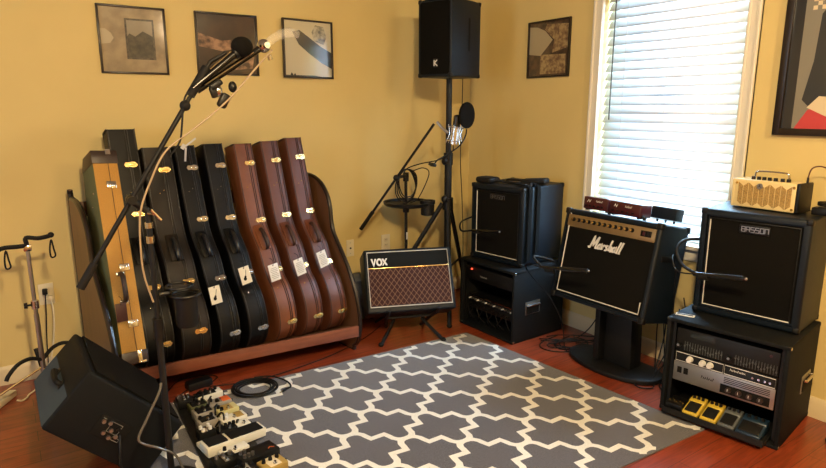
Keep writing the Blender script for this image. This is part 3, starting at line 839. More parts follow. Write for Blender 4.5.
MB().box((0, .20, .165), (.432, .30, .088), .003).build('chassis', M['black'], u)
MB().box((0, .046, .212), (.425, .010, .004)).build('silver_edge', M['chrome'], u)
for i in range(16):
    x = -.195 + .026 * i
    MB().cyl((x, .05, .188), (x, .034, .188), .0055, .0045, 10).build('knob', M['steel'] if i % 3 else M['white'], u)
for i in range(9):
    x = -.19 + .045 * i
    b = MB(); b.tube(smooth([(x, .05, .150), (x, .022, .150), (x + .012, .012, .13), (x + .03 * (-1) ** i, .02, .085), (x + .05 * (-1) ** i, .05, .045)], 5), .0030, 7); b.build('patch_lead', M['cable'], u)
bass_cab('square black speaker cabinet with slim logo plate, on the rack case in the corner', (2.58, 2.816, .470), -1.43, .428, .43, .500, .0)

# straps and bag lying on the corner cabinet
t = thing('guitar_strap', 'black guitar strap bundle laid over the corner cabinet, two ends hanging down its side', 'strap', (2.58, 2.816, .970), (0, 0, -1.43))
b = MB(); b.box((-.135, .07, .021), (.13, .11, .038), .016, seg=3); b.build('strap_pad', M['rubber'], t)
b = MB(); P = smooth([(-.09, .07, .022), (-.05, .09, .018), (-.01, .10, .013), (.04, .10, .012), (.12, .10, .012), (.20, .09, .016)], 5)
b.tube([(p.x, p.y, p.z) for p in P], [max(.010, .020 - .02 * (i / len(P)) ** .5) for i in range(len(P))], 10); b.build('folded_strap', M['rubber'], t)
def band(b, path, w, th=.003):
    """flat strap: path in the local xz plane, width along y"""
    P = smooth(path, 5)
    for p, q in zip(P, P[1:]):
        d = (q - p); n = V((-d.z, 0, d.x)).normalized() * th
        vs = [b.bm.verts.new(v) for v in (p + V((0, -w/2, 0)), q + V((0, -w/2, 0)), q + V((0, w/2, 0)), p + V((0, w/2, 0)))]
        vt = [b.bm.verts.new(v) for v in (p + n + V((0, -w/2, 0)), q + n + V((0, -w/2, 0)), q + n + V((0, w/2, 0)), p + n + V((0, w/2, 0)))]
        b.bm.faces.new(vs); b.bm.faces.new(vt)
        for i in range(4): b.bm.faces.new((vs[i], vs[(i+1) % 4], vt[(i+1) % 4], vt[i]))
for yy, L_ in ((.050, .46), (.135, .42)):
    b = MB(); band(b, [(.10, yy + .02, .012), (.16, yy + .01, .014), (.205, yy, .012), (.226, yy, -.01), (.226, yy, -.10), (.226, yy, -.25), (.226, yy, -L_)], .034); b.build('strap_end', M['cloth_black'], t)
b = MB(); b.box((.13, .22, .020), (.17, .10, .036), .016, rot=(0, -.08, .3), seg=3); b.build('padded_roll', M['rubber'], t)

# ---------------------------------------------------------------- combo amplifier with white script, on its stand
MX = (2.499, 1.956, .413)
t = thing('guitar_amplifier', 'black combo amplifier with white script name and gold control panel, tilted back under the window', 'amplifier', MX, (-.201, 0, -1.57))
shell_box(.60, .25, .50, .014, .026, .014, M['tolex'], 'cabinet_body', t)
MB().box((0, .012, .215), (.546, .006, .372), .002).build('grille_cloth', M['cloth_black'], t)
MB().box((0, .006, .438), (.546, .012, .062), .002).build('control_panel', M['gold'], t)
MB().box((.222, -.001, .438), (.060, .003, .030), .001).build('switch_plate', M['ink'], t)
b = MB(); b.box((.212, -.004, .438), (.012, .006, .018), .001); b.build('switch', M['redamp'], t)
b = MB(); b.box((.236, -.004, .438), (.012, .006, .018), .001); b.build('switch', M['black'], t)
for i in range(12):
    x = -.232 + .034 * i
    k = MB(); k.cyl((x, 0, .443), (x, -.004, .443), .011, .011, 16); k.cyl((x, -.004, .443), (x, -.016, .443), .0085, .0075, 14); k.build('knob', M['ink'], t)
    MB().cyl((x, -.016, .443), (x, -.0172, .443), .0062, .0062, 12).build('knob_cap', M['brass'], t)
b = MB(); b.tube([(-.262, .004, .475), (-.262, .004, .040), (.262, .004, .040), (.262, .004, .10)], .0032, 8); b.build('cream_piping', M['piping'], t)
b = MB(); b.box((0, .005, .405), (.54, .004, .004)); b.build('gold_strip', M['gold'], t)
sc = [[(0,.12),(.08,.0),(.2,.1),(.36,.95),(.40,1.0),(.50,.28),(.84,1.0),(.90,.98),(.80,.12),(.92,.02),(1.0,.10)],
 [(1.34,.42),(1.18,.46),(1.04,.22),(1.12,.02),(1.28,.12),(1.38,.46),(1.34,.10),(1.46,.04)],
 [(1.60,.48),(1.54,.02)], [(1.57,.26),(1.70,.46),(1.82,.40)],
 [(2.14,.44),(1.98,.48),(1.92,.34),(2.06,.20),(2.04,.04),(1.86,.02)],
 [(2.42,1.05),(2.26,.02)], [(2.30,.26),(2.46,.46),(2.54,.34),(2.48,.02),(2.60,.06)],
 [(2.96,.42),(2.80,.46),(2.68,.22),(2.76,.02),(2.92,.12),(3.00,.46),(2.96,.10),(3.08,.04)],
 [(3.36,1.05),(3.20,.10),(3.30,.02)], [(3.62,1.05),(3.46,.10),(3.56,.02)]]
b = MB(); b.strokes([[(x + .18 * y, y) for x, y in [(p.x, p.y) for p in smooth([(a, c, 0) for a, c in L], 3)]] for L in sc], .0078, (-.105, .004, .312), (1, -.0, -.0), (0, 0, 1), .006, .056)
b.build('Marshall_lettering', M['white'], t)
b = MB(); b.tube(smooth([(-.11, .13, .50), (-.10, .13, .515), (0, .13, .52), (.10, .13, .515), (.11, .13, .50)], 4), .009, 8); b.build('top_handle', M['rubber'], t)
corner_caps(t, .60, .25, .50, M['black'], [(s, y, z) for s in (-1, 1) for y in (.013, .237) for z in (.487, .013)], .034)
MB().box((.303, .10, .33), (.006, .12, .03), .002).build('side_vent', M['black'], t)

t = thing('amplifier_stand', 'black pedestal stand with a rounded base, under the tilted script-name amplifier', 'stand', (2.74, 2.00, 0), (0, 0, -1.57))
b = MB(); base_o = [(math.cos(a) * .29, math.sin(a) * .15 + .02) for a in [PI + i * PI / 16 for i in range(17)]] + [(.29, .10), (.18, .16), (-.18, .16), (-.29, .10)]
b.prism(base_o, 'z', 0, .028, .006); b.build('base_plate', M['matte'], t)
b = MB(); b.prism([(-.13, .028), (.13, .028), (.12, .32), (-.12, .32)], 'y', .0, .10, .008)
b.build('column', M['matte'], t)
b = MB(); b.box((-.065, -.02, .19), (.035, .07, .30), .006); b.build('column_rib', M['matte'], t)
b = MB(); b.box((0, .02, .350), (.34, .30, .022), .006, rot=(-.201, 0, 0)); b.build('tilted_tray', M['matte'], t)
# gear on top of the amplifier
def red_amp(label, loc, w, yaw):
    t = thing('headphone_amplifier', label, 'headphone amplifier', loc, (-.10, 0, yaw), 'small dark red amplifiers on top of the amplifier')
    MB().box((0, .045, .042), (w, .09, .070), .006, seg=3).build('housing', M['redamp'], t)
    for i in range(5):
        MB().cyl((-w * .36 + i * w * .16, -.0, .026), (-w * .36 + i * w * .16, -.008, .026), .0055, .005, 10).build('knob', M['black'], t)
    small_marks('panel_markings', 7, .015, (w * .02, -.0006, .050), M['white'], t)
    b = MB(); b.strokes([[(0, 0), (.008, .014), (.016, 0), (.024, .014)]], .0025, (-w * .34, -.0002, .047), (1, 0, 0), (0, 0, 1), .001); b.build('logo', M['white'], t)
    for s in (-1, 1): MB().box((s * w * .4, .045, .004), (.016, .07, .009), .003).build('foot', M['rubber'], t)
red_amp('smaller dark red box nearest the blind edge, on top of the tilted amplifier', (2.735, 2.170, .8810), .17, -1.57)
red_amp('wider dark red box right of the other, on top of the tilted amplifier', (2.715, 1.965, .8810), .205, -1.62)
t = thing('effects_box', 'black box behind the red boxes, blue window light put into its vinyl colour', 'box', (2.86, 1.83, .856), (-.20, 0, -1.60))
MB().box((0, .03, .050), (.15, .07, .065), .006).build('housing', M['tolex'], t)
for s in (-.05, .0, .05): MB().cyl((s, .03, 0), (s, .03, .016), .006).build('leg', M['black'], t)

# ---------------------------------------------------------------- right stack
EX = (2.583, 1.298, 0); EY = -1.419
t = thing('equipment_rack_case', 'large black rack case on the floor with silver amplifier and pedals inside', 'rack case', EX, (0, 0, EY), 'equipment rack cases on the floor')
rack_shell(t, .523, .455, .476, .305, .225)
u = thing('graphic_equalizer', 'black rack unit with rows of tiny sliders, top of the right rack case', 'rack unit', EX, (0, 0, EY))
MB().box((0, .17, .372), (.44, .28, .110), .003).build('chassis', M['black'], u)
MB().box((-.10, .029, .405), (.11, .003, .026), .001).build('display', M['lcd'], u)
for half_ in (0, 1):
    MB().cyl((-.205 + half_ * .225, .03, .345), (-.205 + half_ * .225, .016, .345), .012, .010, 14).build('knob', M['black'], u)
    b = MB()
    MB().cyl((-.205 + half_ * .225, .016, .345), (-.205 + half_ * .225, .0145, .345), .006).build('knob_cap', M['steel'], u)
    for i in range(15):
        x = -.178 + half_ * .225 + .0118 * i
        zz = .345 + .010 * math.sin(i * 1.1 + half_)
        MB().box((x, .0285, .345), (.0018, .002, .044)).build('slider_slot', M['pgrey'], u)
        MB().box((x, .026, zz), (.006, .006, .007), .001).build('slider', M['pgrey'], u)
MB().cyl((.185, .03, .405), (.185, .026, .405), .006).build('power_light', M['redamp'], u)
u = thing('rack_amplifier', 'rack amplifier with white knobs on a black strip above a silver vented panel', 'rack amplifier', EX, (0, 0, EY))
MB().box((0, .20, .238), (.44, .34, .148), .003).build('chassis', M['black'], u)
MB().box((0, .026, .213), (.44, .006, .096), .002).build('silver_panel', M['steel'], u)
b = MB()
for x0, x1 in ((-.214, .0), (.006, .214)):
    b.tube([(x0, .029, .264), (x1, .029, .264), (x1, .029, .306), (x0, .029, .306)], .0016, 6, closed=True)
b.build('white_outline', M['white'], u)
for x in (-.148, -.090, -.056):
    b = MB(); b.cyl((x, .03, .284), (x, .010, .284), .015, .012, 16); b.build('knob', M['white'], u)
for x in (.125, .150, .175, .195): MB().cyl((x, .03, .284), (x, .022, .284), .005).build('jack', M['chrome'], u)
small_marks('panel_markings', 12, .013, (.03, .0285, .286), M['white'], u)
small_marks('badge_markings', 7, .020, (-.088, .0225, .212), M['ink'], u)
for x in (-.190, -.160): MB().box((x, .021, .222), (.020, .006, .030), .002).build('rocker_switch', M['ink'], u)
b = MB()
for r_ in range(4): b.box((.105, .0225, .250 - r_ * .008), (.19, .001, .0035))
b.build('vent_slots', M['ink'], u)
MB().box((.10, .0215, .195), (.205, .004, .042), .012).build('knob_plate', M['ink'], u)
for i in range(4): MB().cyl((.035 + .044 * i, .020, .196), (.035 + .044 * i, .004, .196), .013, .011, 14).build('knob', M['dkleather'], u)
for i in range(4): MB().box((.035 + .044 * i, .0035, .200), (.002, .002, .012)).build('pointer', M['white'], u)
u = thing('rack_shelf', 'black pull-out shelf holding pedals at the bottom of the right rack case', 'shelf', EX, (0, 0, EY))
MB().box((0, .10, .032), (.44, .34, .016), .003).build('tray', M['matte'], u)
MB().box((0, -.066, .040), (.44, .006, .030), .002).build('tray_lip', M['matte'], u)

def local(root, yaw, x, y, z):
    c, s = math.cos(yaw), math.sin(yaw)
    return (root[0] + c * x - s * y, root[1] + s * x + c * y, root[2] + z)
def stomp(label, root, yaw, x, y, z, col, group, dyaw=0, w=.070, l=.125):
    t = thing('effects_pedal', label, 'effects pedal', local(root, yaw, x, y, z), (0, 0, yaw + dyaw), group)
    MB().prism([(0, .004), (0, .020), (.075, .042), (.080, .050), (l, .056), (l, .004)], 'x', -w / 2, w / 2, .004).build('body', col, t)
    b = MB(); b.prism([(.006, .0235), (.072, .0425), (.072, .0465), (.006, .0275)], 'x', -w / 2 + .008, w / 2 - .008, .0015); b.build('treadle', M['rubber'], t)
    for i in range(3): MB().cyl((-w * .28 + i * w * .28, .100, .053), (-w * .28 + i * w * .28, .100, .066), .0075, .0065, 12).build('knob', M['black'], t)
    MB().box((0, l / 2, .002), (w - .006, l - .006, .004)).build('rubber_base', M['rubber'], t)
    return t
PG = 'compact pedals on the shelf of the right rack case'
stomp('yellow compact pedal left of the other yellow one, on the rack shelf', EX, EY, -.095, -.058, .042, M['pyellow'], PG)
stomp('yellow compact pedal beside the grey one, on the rack shelf', EX, EY, -.015, -.058, .042, M['pyellow'], PG)
stomp('grey compact pedal between the yellow and dark blue ones, on the rack shelf', EX, EY, .062, -.056, .042, M['pgrey'], PG)
stomp('dark blue wider pedal at the right end of the rack shelf', EX, EY, .155, -.062, .042, M['pblue'], PG, w=.10)
t = thing('power_supply', 'flat black box with small glinting jacks at the left of the rack shelf', 'power supply', local(EX, EY, -.175, -.045, .041), (0, 0, EY))
MB().box((0, .05, .016), (.08, .10, .030), .004).build('housing', M['black'], t)
for i in range(5): MB().cyl((-.03 + .015 * i, .03 + .012 * (i % 2), .031), (-.03 + .015 * i, .03 + .012 * (i % 2), .037), .004).build('jack', M['brass'], t)
bass_cab('large square black speaker cabinet under the small yellow amplifier', (2.751, 1.312, .480), -1.429, .459, .315, .508, .005)
t = thing('card', 'small pale card lying on the top left corner of the right rack case', 'card', (2.625, 1.515, .4772), (0, 0, -1.2))
MB().box((0, 0, .0015), (.085, .03, .003), .001).build('card_sheet', M['card'], t)
b = MB(); b.box((0, 0, .0033), (.07, .014, .0006)); b.build('printed_band', M['ink'], t)

# small yellow amplifier
FX = (2.865, 1.336, .990); FYAW = -1.579; FW, FD, FH = .300, .125, .130
t = thing('desktop_amplifier', 'small yellow-cream amplifier with chevron grille and carrying handle, on the right cabinet', 'amplifier', FX, (0, 0, FYAW))
b = MB(); b.box((0, FD / 2, FH / 2 + .004), (FW - .030, FD, FH), .006, seg=3); b.build('body', M['yam'], t)
for s in (-1, 1):
    b = MB(); b.box((s * (FW / 2 - .009), FD / 2 + .002, FH / 2 + .004), (.018, FD + .002, FH + .002), .006, seg=3); b.build('side_cheek', M['black'] if s > 0 else M['yam'], t)
b = MB()
nP = 10; pw = (FW - .062) / nP
for i in range(nP):
    x0 = -(FW - .062) / 2 + pw * i + .0015; x1 = x0 + pw - .003
    up = (1 if i % 2 == 0 else -1) * .010
    zl, zr = (.016, -.016) if i % 2 == 0 else (-.016, .016)
    b.prism([(x0, .022 + zl * .5), (x1, .022 + zr * .5), (x1, FH - .018 + zr * .5), (x0, FH - .018 + zl * .5)], 'y', -.0015, .002)
b.build('chevron_grille', M['yamgrille'], t)
b = MB(); b.cyl((-.02, -.001, FH - .022), (-.02, -.005, FH - .022), .014, .013, 20); bd = b.build('round_badge', M['steel'], t)
b = MB()
for k in range(3): a = k * 2 * PI / 3 + PI / 2; b.box((-.02 + .005 * math.cos(a), -.0055, FH - .022 + .005 * math.sin(a)), (.0016, .001, .009), rot=(0, -a + PI / 2, 0))
b.build('badge_mark', M['ink'], bd)
for i, x in enumerate((-.070, -.046, -.022, .002, .028, .058, .084)):
    b = MB(); b.cyl((x, .035, FH + .002), (x, .035, FH + .018), .0095, .0085, 14); b.build('knob', M['black'], t)
b = MB(); b.tube(smooth([(-.075, .06, FH), (-.073, .058, FH + .030), (-.060, .056, FH + .040), (.0, .056, FH + .042), (.060, .056, FH + .040), (.073, .058, FH + .030), (.075, .06, FH)], 4), .0045, 10); b.build('carrying_handle', M['chrome'], t)
for s, z in ((1, .018), (1, FH - .014), (-1, FH - .014)): MB().cyl((s * .126, -.001, z), (s * .126, -.0035, z), .006).build('screw_cap', M['brass'], t)
for s in (-1, 1): MB().box((s * .10, FD / 2, .003), (.02, .09, .006), .002).build('foot', M['rubber'], t)
b = MB(); b.tube(smooth([(2.935, 1.190, 1.115), (2.935, 1.190, 1.150), (2.938, 1.180, 1.190), (2.95, 1.150, 1.200), (2.96, 1.110, 1.180), (2.965, 1.085, 1.13), (2.965, 1.07, 1.07), (2.97, 1.05, 1.02), (2.98, 1.03, 1.000)], 6), .0030, 8)
o = b.build('audio_cable', M['browncable']); tag(o, 'brown audio cable arching out of the small yellow amplifier', 'cable')
b = MB(); b.tube([(2.935, 1.190, 1.105), (2.935, 1.190, 1.150)], [.006, .0045], 10); b.build('plug', M['black'], o)
t = thing('power_adapter', 'black adapter with coiled lead behind the small yellow amplifier', 'power adapter', (2.93, 1.10, .992), (0, 0, -1.5))
MB().box((0, .0, .018), (.10, .055, .034), .006).build('housing', M['black'], t)
b = MB()
for k in range(3): b.tube(smooth([(.04 * math.cos(a) , .02 + .028 * math.sin(a), .042 + k * .006) for a in [i * PI / 5 for i in range(10)]], 3, True), .003, 7, closed=True)
b.build('coiled_lead', M['cable'], t)
t = thing('rubber_foot_switch', 'dark rounded object on the floor cut off by the right edge', 'foot switch', (2.90, .90, 0), (0, 0, .6))
MB().lathe([(0, 0), (.055, 0), (.062, .010), (.055, .035), (.035, .052), (0, .056)]).build('body', M['rubber'], t)

# ---------------------------------------------------------------- amplifier with diamond grille on tilt-back stand
GX = (2.0, 2.91, .222); GW, GD, GH = .562, .22, .400
t = thing('guitar_amplifier', 'small amplifier with maroon diamond grille and white serif name, tilted back near the corner', 'amplifier', GX, (-.46, 0, -.389))
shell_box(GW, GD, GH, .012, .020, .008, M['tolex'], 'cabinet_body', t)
MB().box((.0, .006, GH * .375 + .014), (GW - .046, .006, GH * .60), .001).build('grille_cloth', M['voxcloth'], t)
MB().box((.0, .006, GH * .835), (GW - .046, .006, GH * .25), .001).build('name_panel', M['navy'], t)
b = MB(); x0, x1, z0, z1 = -GW/2 + .022, GW/2 - .022, .038, GH - .018
b.tube([(x0, .001, z0), (x1, .001, z0), (x1, .001, z1), (x0, .001, z1)], .0034, 8, closed=True); b.build('white_piping', M['piping'], t)
b = MB(); b.box((0, .001, GH * .700), (GW - .046, .007, .0075), .002); b.build('gold_strip', M['brass'], t)
VOX = [[(0, 1), (.30, 0), (.60, 1)], [(-.12, 1), (.14, 1)], [(.48, 1), (.72, 1)],
       [(1.20 + .36 * math.cos(a), .5 + .48 * math.sin(a)) for a in [i * PI / 8 for i in range(17)]],
       [(1.74, 1), (2.34, 0)], [(2.34, 1), (1.74, 0)], [(1.64, 1), (1.86, 1)], [(2.22, 1), (2.44, 1)], [(1.64, 0), (1.86, 0)], [(2.22, 0), (2.46, 0)]]
b = MB()
b.strokes([VOX[0], VOX[3], VOX[4]], .0105, (-GW/2 + .048, .001, GH * .745), (1, 0, 0), (0, 0, 1), .006, .040)
b.strokes([VOX[5]], .007, (-GW/2 + .048, .001, GH * .745), (1, 0, 0), (0, 0, 1), .0055, .040)
b.strokes(VOX[1:3] + VOX[6:], .005, (-GW/2 + .048, .001, GH * .745), (1, 0, 0), (0, 0, 1), .005, .040)
b.build('VOX_lettering', M['white'], t)
b = MB(); b.tube(smooth([(-.10, GD * .5, GH), (-.095, GD * .5, GH + .012), (0, GD * .5, GH + .016), (.095, GD * .5, GH + .012), (.10, GD * .5, GH)], 4), .008, 8); b.build('top_handle', M['rubber'], t)
t = thing('amplifier_stand', 'low black folding stand under the amplifier with the diamond grille', 'stand', (2.0, 2.91, 0), (0, 0, -.389))
for s in (-1, 1):
    b = MB(); b.tube([(s * .12, .30, .02), (s * .15, .10, .155), (s * .155, -.015, .215), (s * .155, -.03, .245)], .011, 8); b.build('support_arm', M['matte'], t)
    b = MB(); b.tube([(s * .09, .16, .115), (s * .195, .02, .014)], .011, 8); b.build('front_leg', M['matte'], t)
    MB().ball((s * .20, .012, .014), .014, (1.2, 1.2, 1)).build('foot', M['rubber'], t)
    b = MB(); b.tube([(s * .12, .30, .10), (s * .17, .42, .014)], .010, 8); b.build('rear_leg', M['matte'], t)
b = MB(); b.tube([(-.16, .12, .145), (.16, .12, .145)], .010, 8); b.build('crossbar', M['matte'], t)

# ---------------------------------------------------------------- loudspeaker on its tripod stand
SX, SY, SYAW = 2.305, 3.12, -1.29
t = thing('loudspeaker', 'black loudspeaker with a white letter K, up on a tripod stand in the corner', 'loudspeaker', (SX, SY, 1.640), (0, 0, SYAW))
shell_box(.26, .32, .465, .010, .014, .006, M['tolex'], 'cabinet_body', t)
MB().box((0, .004, .2325), (.226, .006, .43), .002).build('speaker_grille', M['cloth_black'], t)
pl = MB().box((.012, .0, .085), (.034, .004, .052), .002).build('badge', M['black'], t)
b = MB(); word(b, 'K', (.001, -.0025, .066), (1, 0, 0), (0, 0, 1), .036, .007); b.build('K_lettering', M['white'], pl)
MB().box((.1305, .19, .26), (.004, .018, .20), .003).build('side_handle_slot', M['ink'], t)
corner_caps(t, .26, .32, .465, M['black'], [(s, y, z) for s in (-1, 1) for y in (.012, .308) for z in (.453, .012)], .028)
px_, py_ = 2.459, 3.164
t = thing('speaker_stand', 'black tripod stand with a thick pole holding up the corner loudspeaker', 'stand', (px_, py_, 0))
MB().cyl((0, 0, .35), (0, 0, 1.15), .024).build('outer_tube', M['matte'], t)
MB().cyl((0, 0, 1.12), (0, 0, 1.638), .019).build('pole', M['matte'], t)
MB().cyl((0, 0, 1.08), (0, 0, 1.16), .031).build('clamp_collar', M['black'], t)
b = MB(); b.cyl((-.028, -.02, 1.11), (-.062, -.045, 1.11), .010); b.ball((-.068, -.048, 1.11), .020, (1, 1, 1.2)); b.build('knob', M['black'], t)
MB().cyl((0, 0, .78), (0, 0, .86), .036).build('leg_hub', M['black'], t)
b = MB(); b.cyl((-.028, -.02, .86), (-.055, -.038, .86), .010); b.ball((-.060, -.042, .86), .021, (1, 1, 1.2)); b.build('knob', M['black'], t)
MB().cyl((0, 0, .34), (0, 0, .39), .034).build('brace_hub', M['black'], t)
for dx, dy in ((-.43, .30), (.38, .22), (-.09, -.15)):
    k = .07
    b = MB(); b.box((0, 0, 0), (.001, .001, .001)); b = MB()
    b.tube([(dx * k, dy * k, .82), (dx, dy, .012)], .0155, 8); lg = b.build('leg', M['gloss'] if dx > 0 else M['matte'], t)
    b = MB(); b.tube([(dx * .06, dy * .06, .365), (dx * .55, dy * .55, .385)], .008, 8); b.build('brace', M['matte'], t)
    MB().ball((dx, dy, .016), .017, (1.1, 1.1, .9)).build('rubber_foot', M['rubber'], lg)
b = MB(); b.tube(smooth([(2.60, 3.20, 1.66), (2.63, 3.24, 1.40), (2.64, 3.26, 1.10), (2.65, 3.25, .85), (2.66, 3.24, .50), (2.70, 3.30, .20), (2.80, 3.42, .01)], 6), .0032, 7)
o = b.build('speaker_cable', M['cable']); tag(o, 'thin black cable dropping from the corner loudspeaker to the floor', 'cable')

# ---------------------------------------------------------------- tray stand with studio microphone
bx, by = 2.278, 3.40
t = thing('microphone_stand', 'thin black stand with slanted boom arm, behind the amplifier with the diamond grille', 'microphone stand', (bx, by, 0), group='boom microphone stands')
MB().cyl((0, 0, .05), (0, 0, .98), .0105).build('pole', M['matte'], t)
for a in (1.3, 3.4, 5.5):
    b = MB(); b.tube([(0, 0, .10), (.17 * math.cos(a), .17 * math.sin(a), .015)], .009, 8); b.build('leg', M['matte'], t)
MB().cyl((0, 0, .96), (0, 0, 1.02), .020).build('clutch', M['black'], t)
p0, p1 = V((1.985 - bx, 3.50 - by, .655)), V((2.262 - bx, 3.06 - by, 1.352))
b = MB(); b.tube([p0 + (p1 - p0) * .0, p1], .0085, 8); b.build('boom_arm', M['matte'], t)
b = MB(); b.tube([p0 - (p1 - p0) * .02, p0 + (p1 - p0) * .16], .013, 10); b.build('counterweight', M['rubber'], t)
mid = p0 + (p1 - p0) * .50
b = MB(); b.tube([(0, 0, 1.0), (mid.x, mid.y, mid.z)], .012, 8); b.ball(mid, .022); b.build('boom_clutch', M['black'], t)
MB().box((0, -.012, .58), (.012, .004, .05), .001).build('maker_sticker', M['white'], t)
t = thing('tray', 'round black tray clamped to the thin stand behind the maroon-grille amplifier', 'tray', (bx + .0, by - .02, .795))
b = MB(); b.lathe([(0, 0), (.150, 0), (.165, .010), (.168, .028), (.160, .028), (.156, .012), (0, .010)]); b.build('dish', M['black'], t)
b = MB(); b.cyl((0, .02, -.05), (0, .02, .0), .022); b.build('clamp', M['black'], t)
t = thing('cup', 'short black cup hanging under the round tray, its rim at tray level', 'cup', (bx + .09, by - .13, .735))
b = MB(); b.lathe([(0, 0), (.040, 0), (.046, .004), (.046, .075), (.052, .080), (.052, .102), (.044, .102), (.042, .082), (.040, .008), (0, .008)]); b.build('cup_body', M['matte'], t)
# coil of cable hanging at the top of the stand
t = thing('cable_coil', 'loops of black cable hanging from the thin microphone stand, above the tray', 'cable', (2.25, 3.345, .955))
for k in range(4):
    b = MB(); r_ = .085 + .004 * k
    b.tube(smooth([((r_ + .006 * math.sin(3 * a + k)) * math.cos(a) * .85, -.012 + .010 * k, (r_ + .004 * math.cos(2 * a + k)) * math.sin(a) * 1.15 - .008 * k) for a in [i * PI / 6 for i in range(12)]], 3, True), .0042, 7, closed=True)
    b.build('loop', M['cable'], t)
b = MB(); b.tube(smooth([(.05, .0, .08), (.10, -.05, .10), (.11, -.10, .06), (.06, -.05, -.10), (.02, 0, -.14)], 5), .0035, 7); b.build('loose_end', M['cable'], t)

# studio microphone in a shock mount with pop filter
mx, my, mz = 2.385, 3.0, 1.30
t = thing('studio_microphone', 'silver studio microphone in a wire shock mount on the corner boom arm', 'microphone', (mx, my, mz), (0, .12, -.5))
MB().cyl((0, 0, -.075), (0, 0, .035), .024, .024, 20).build('body', M['chrome'], t)
b = MB(); b.cyl((0, 0, .036), (0, 0, .095), .0245, .0245, 20); b.ball((0, 0, .095), .0243, (1, 1, .6)); b.build('head_grille', M['gloss'], t)
b = MB()
for z, r_ in ((.03, .048), (-.055, .046)):
    b.tube([(r_ * math.cos(i * PI / 10), r_ * math.sin(i * PI / 10), z) for i in range(20)], .0028, 6, closed=True)
for i in range(6):
    a = i * PI / 3; b.tube([(.048 * math.cos(a), .048 * math.sin(a), .045), (.034 * math.cos(a), .034 * math.sin(a), -.012), (.052 * math.cos(a), .052 * math.sin(a), -.070)], .0026, 6)
b.build('shock_mount', M['chrome'], t)
b = MB(); b.tube([(-.045, 0, -.01), (-.09, -.0, .02), (-.12, .02, .05)], .009, 8); b.build('swivel', M['steel'], t)
t = thing('pop_filter', 'round black pop filter on a thin gooseneck right of the studio microphone', 'pop filter', (2.447, 2.965, 1.405), (0, 0, 0))
Rm = Matrix.Rotation(math.radians(-2), 4, 'Z') @ Matrix.Rotation(math.radians(90), 4, 'X')
b = MB(); b.lathe([(0, -.004), (.074, -.005), (.080, -.007), (.082, 0), (.080, .007), (.074, .005), (0, .004)], rot=Matrix.Rotation(math.radians(16), 3, 'Z') @ Matrix.Rotation(math.radians(90), 3, 'X')); b.build('disc', M['foam'], t)
b = MB(); b.tube(smooth([(.0, .0, -.085), (-.01, .0, -.13), (-.06, .0, -.19), (-.14, .02, -.24), (-.20, .04, -.275), (-.225, .045, -.31)], 5), .0048, 8); b.build('gooseneck', M['matte'], t)
b = MB(); b.box((-.228, .05, -.30), (.030, .05, .018), .004, rot=(0, .5, 0)); b.build('clamp', M['black'], t)
b = MB(); b.tube(smooth([(2.37, 3.0, 1.22), (2.36, 3.0, 1.18), (2.30, 3.05, 1.13), (2.22, 3.15, 1.10), (2.18, 3.25, 1.06), (2.20, 3.31, 1.0)], 6), .0035, 7)
o = b.build('microphone_cable', M['cable']); tag(o, 'thin cable looping from the studio microphone back to the hanging coil', 'cable')

# ---------------------------------------------------------------- microphones in front of the right-hand cabinets
def side_mic(label, tail, tip, r, arm, m=M['gloss']):
    tail, tip = V(tail), V(tip)
    d = (tip - tail).normalized()
    t = thing('instrument_microphone', label, 'microphone', tail, group='microphones pointed across the cabinets')
    q = d.to_track_quat('Z', 'Y').to_matrix()
    Lm = (tip - tail).length
    b = MB(); b.tube([d * 0, d * Lm * .45, d * Lm * .5, d * (Lm - .008), d * Lm], [r * .8, r * .9, r * 1.05, r * 1.05, r * .7], 14); b.build('body', m, t)
    b = MB(); b.ball(d * (Lm + .002), r * .55); b.build('tip', M['steel'], t)
    b = MB(); b.tube([d * Lm * .12 + V((0, 0, -r)), d * Lm * .30 + V((0, 0, -r))], r * 1.1, 8); b.build('clip', M['rubber'], t)
    b = MB(); b.tube(smooth([V(a) - tail for a in arm], 5), r * .62, 8); b.build('holder_arm', M['matte'], t)
    return t
side_mic('microphone lying across the corner cabinet front, left of the window', (2.49, 2.945, .668), (2.46, 2.652, .712), .0095, [(2.49, 2.945, .668), (2.47, 3.03, .655), (2.52, 3.09, .70), (2.60, 3.045, .74)])
side_mic('microphone lying across the script-name amplifier front', (2.36, 2.21, .603), (2.37, 1.897, .650), .0115, [(2.36, 2.19, .603), (2.37, 2.27, .64), (2.44, 2.30, .63), (2.53, 2.27, .60)])
side_mic('microphone across the large right cabinet front, with a looped arm', (2.62, 1.49, .690), (2.60, 1.245, .727), .0125, [(2.62, 1.47, .690), (2.62, 1.55, .72), (2.64, 1.60, .78), (2.70, 1.60, .82), (2.78, 1.55, .83)])
b = MB(); b.tube(smooth([(2.36, 2.21, .603), (2.37, 2.30, .60), (2.42, 2.38, .56), (2.50, 2.40, .48), (2.60, 2.36, .36), (2.66, 2.30, .20), (2.68, 2.28, .03), (2.72, 2.24, .008)], 5), .0034, 7)
o = b.build('microphone_cable', M['cable']); tag(o, 'black cable running from the middle cabinet microphone down to the floor', 'cable')
b = MB(); b.tube(smooth([(2.62, 1.48, .690), (2.60, 1.56, .69), (2.61, 1.60, .74), (2.66, 1.62, .74), (2.72, 1.64, .60), (2.76, 1.66, .30), (2.78, 1.68, .03), (2.80, 1.74, .008)], 5), .0034, 7)
o = b.build('microphone_cable', M['cable']); tag(o, 'black cable hanging behind the right rack from its cabinet microphone', 'cable')

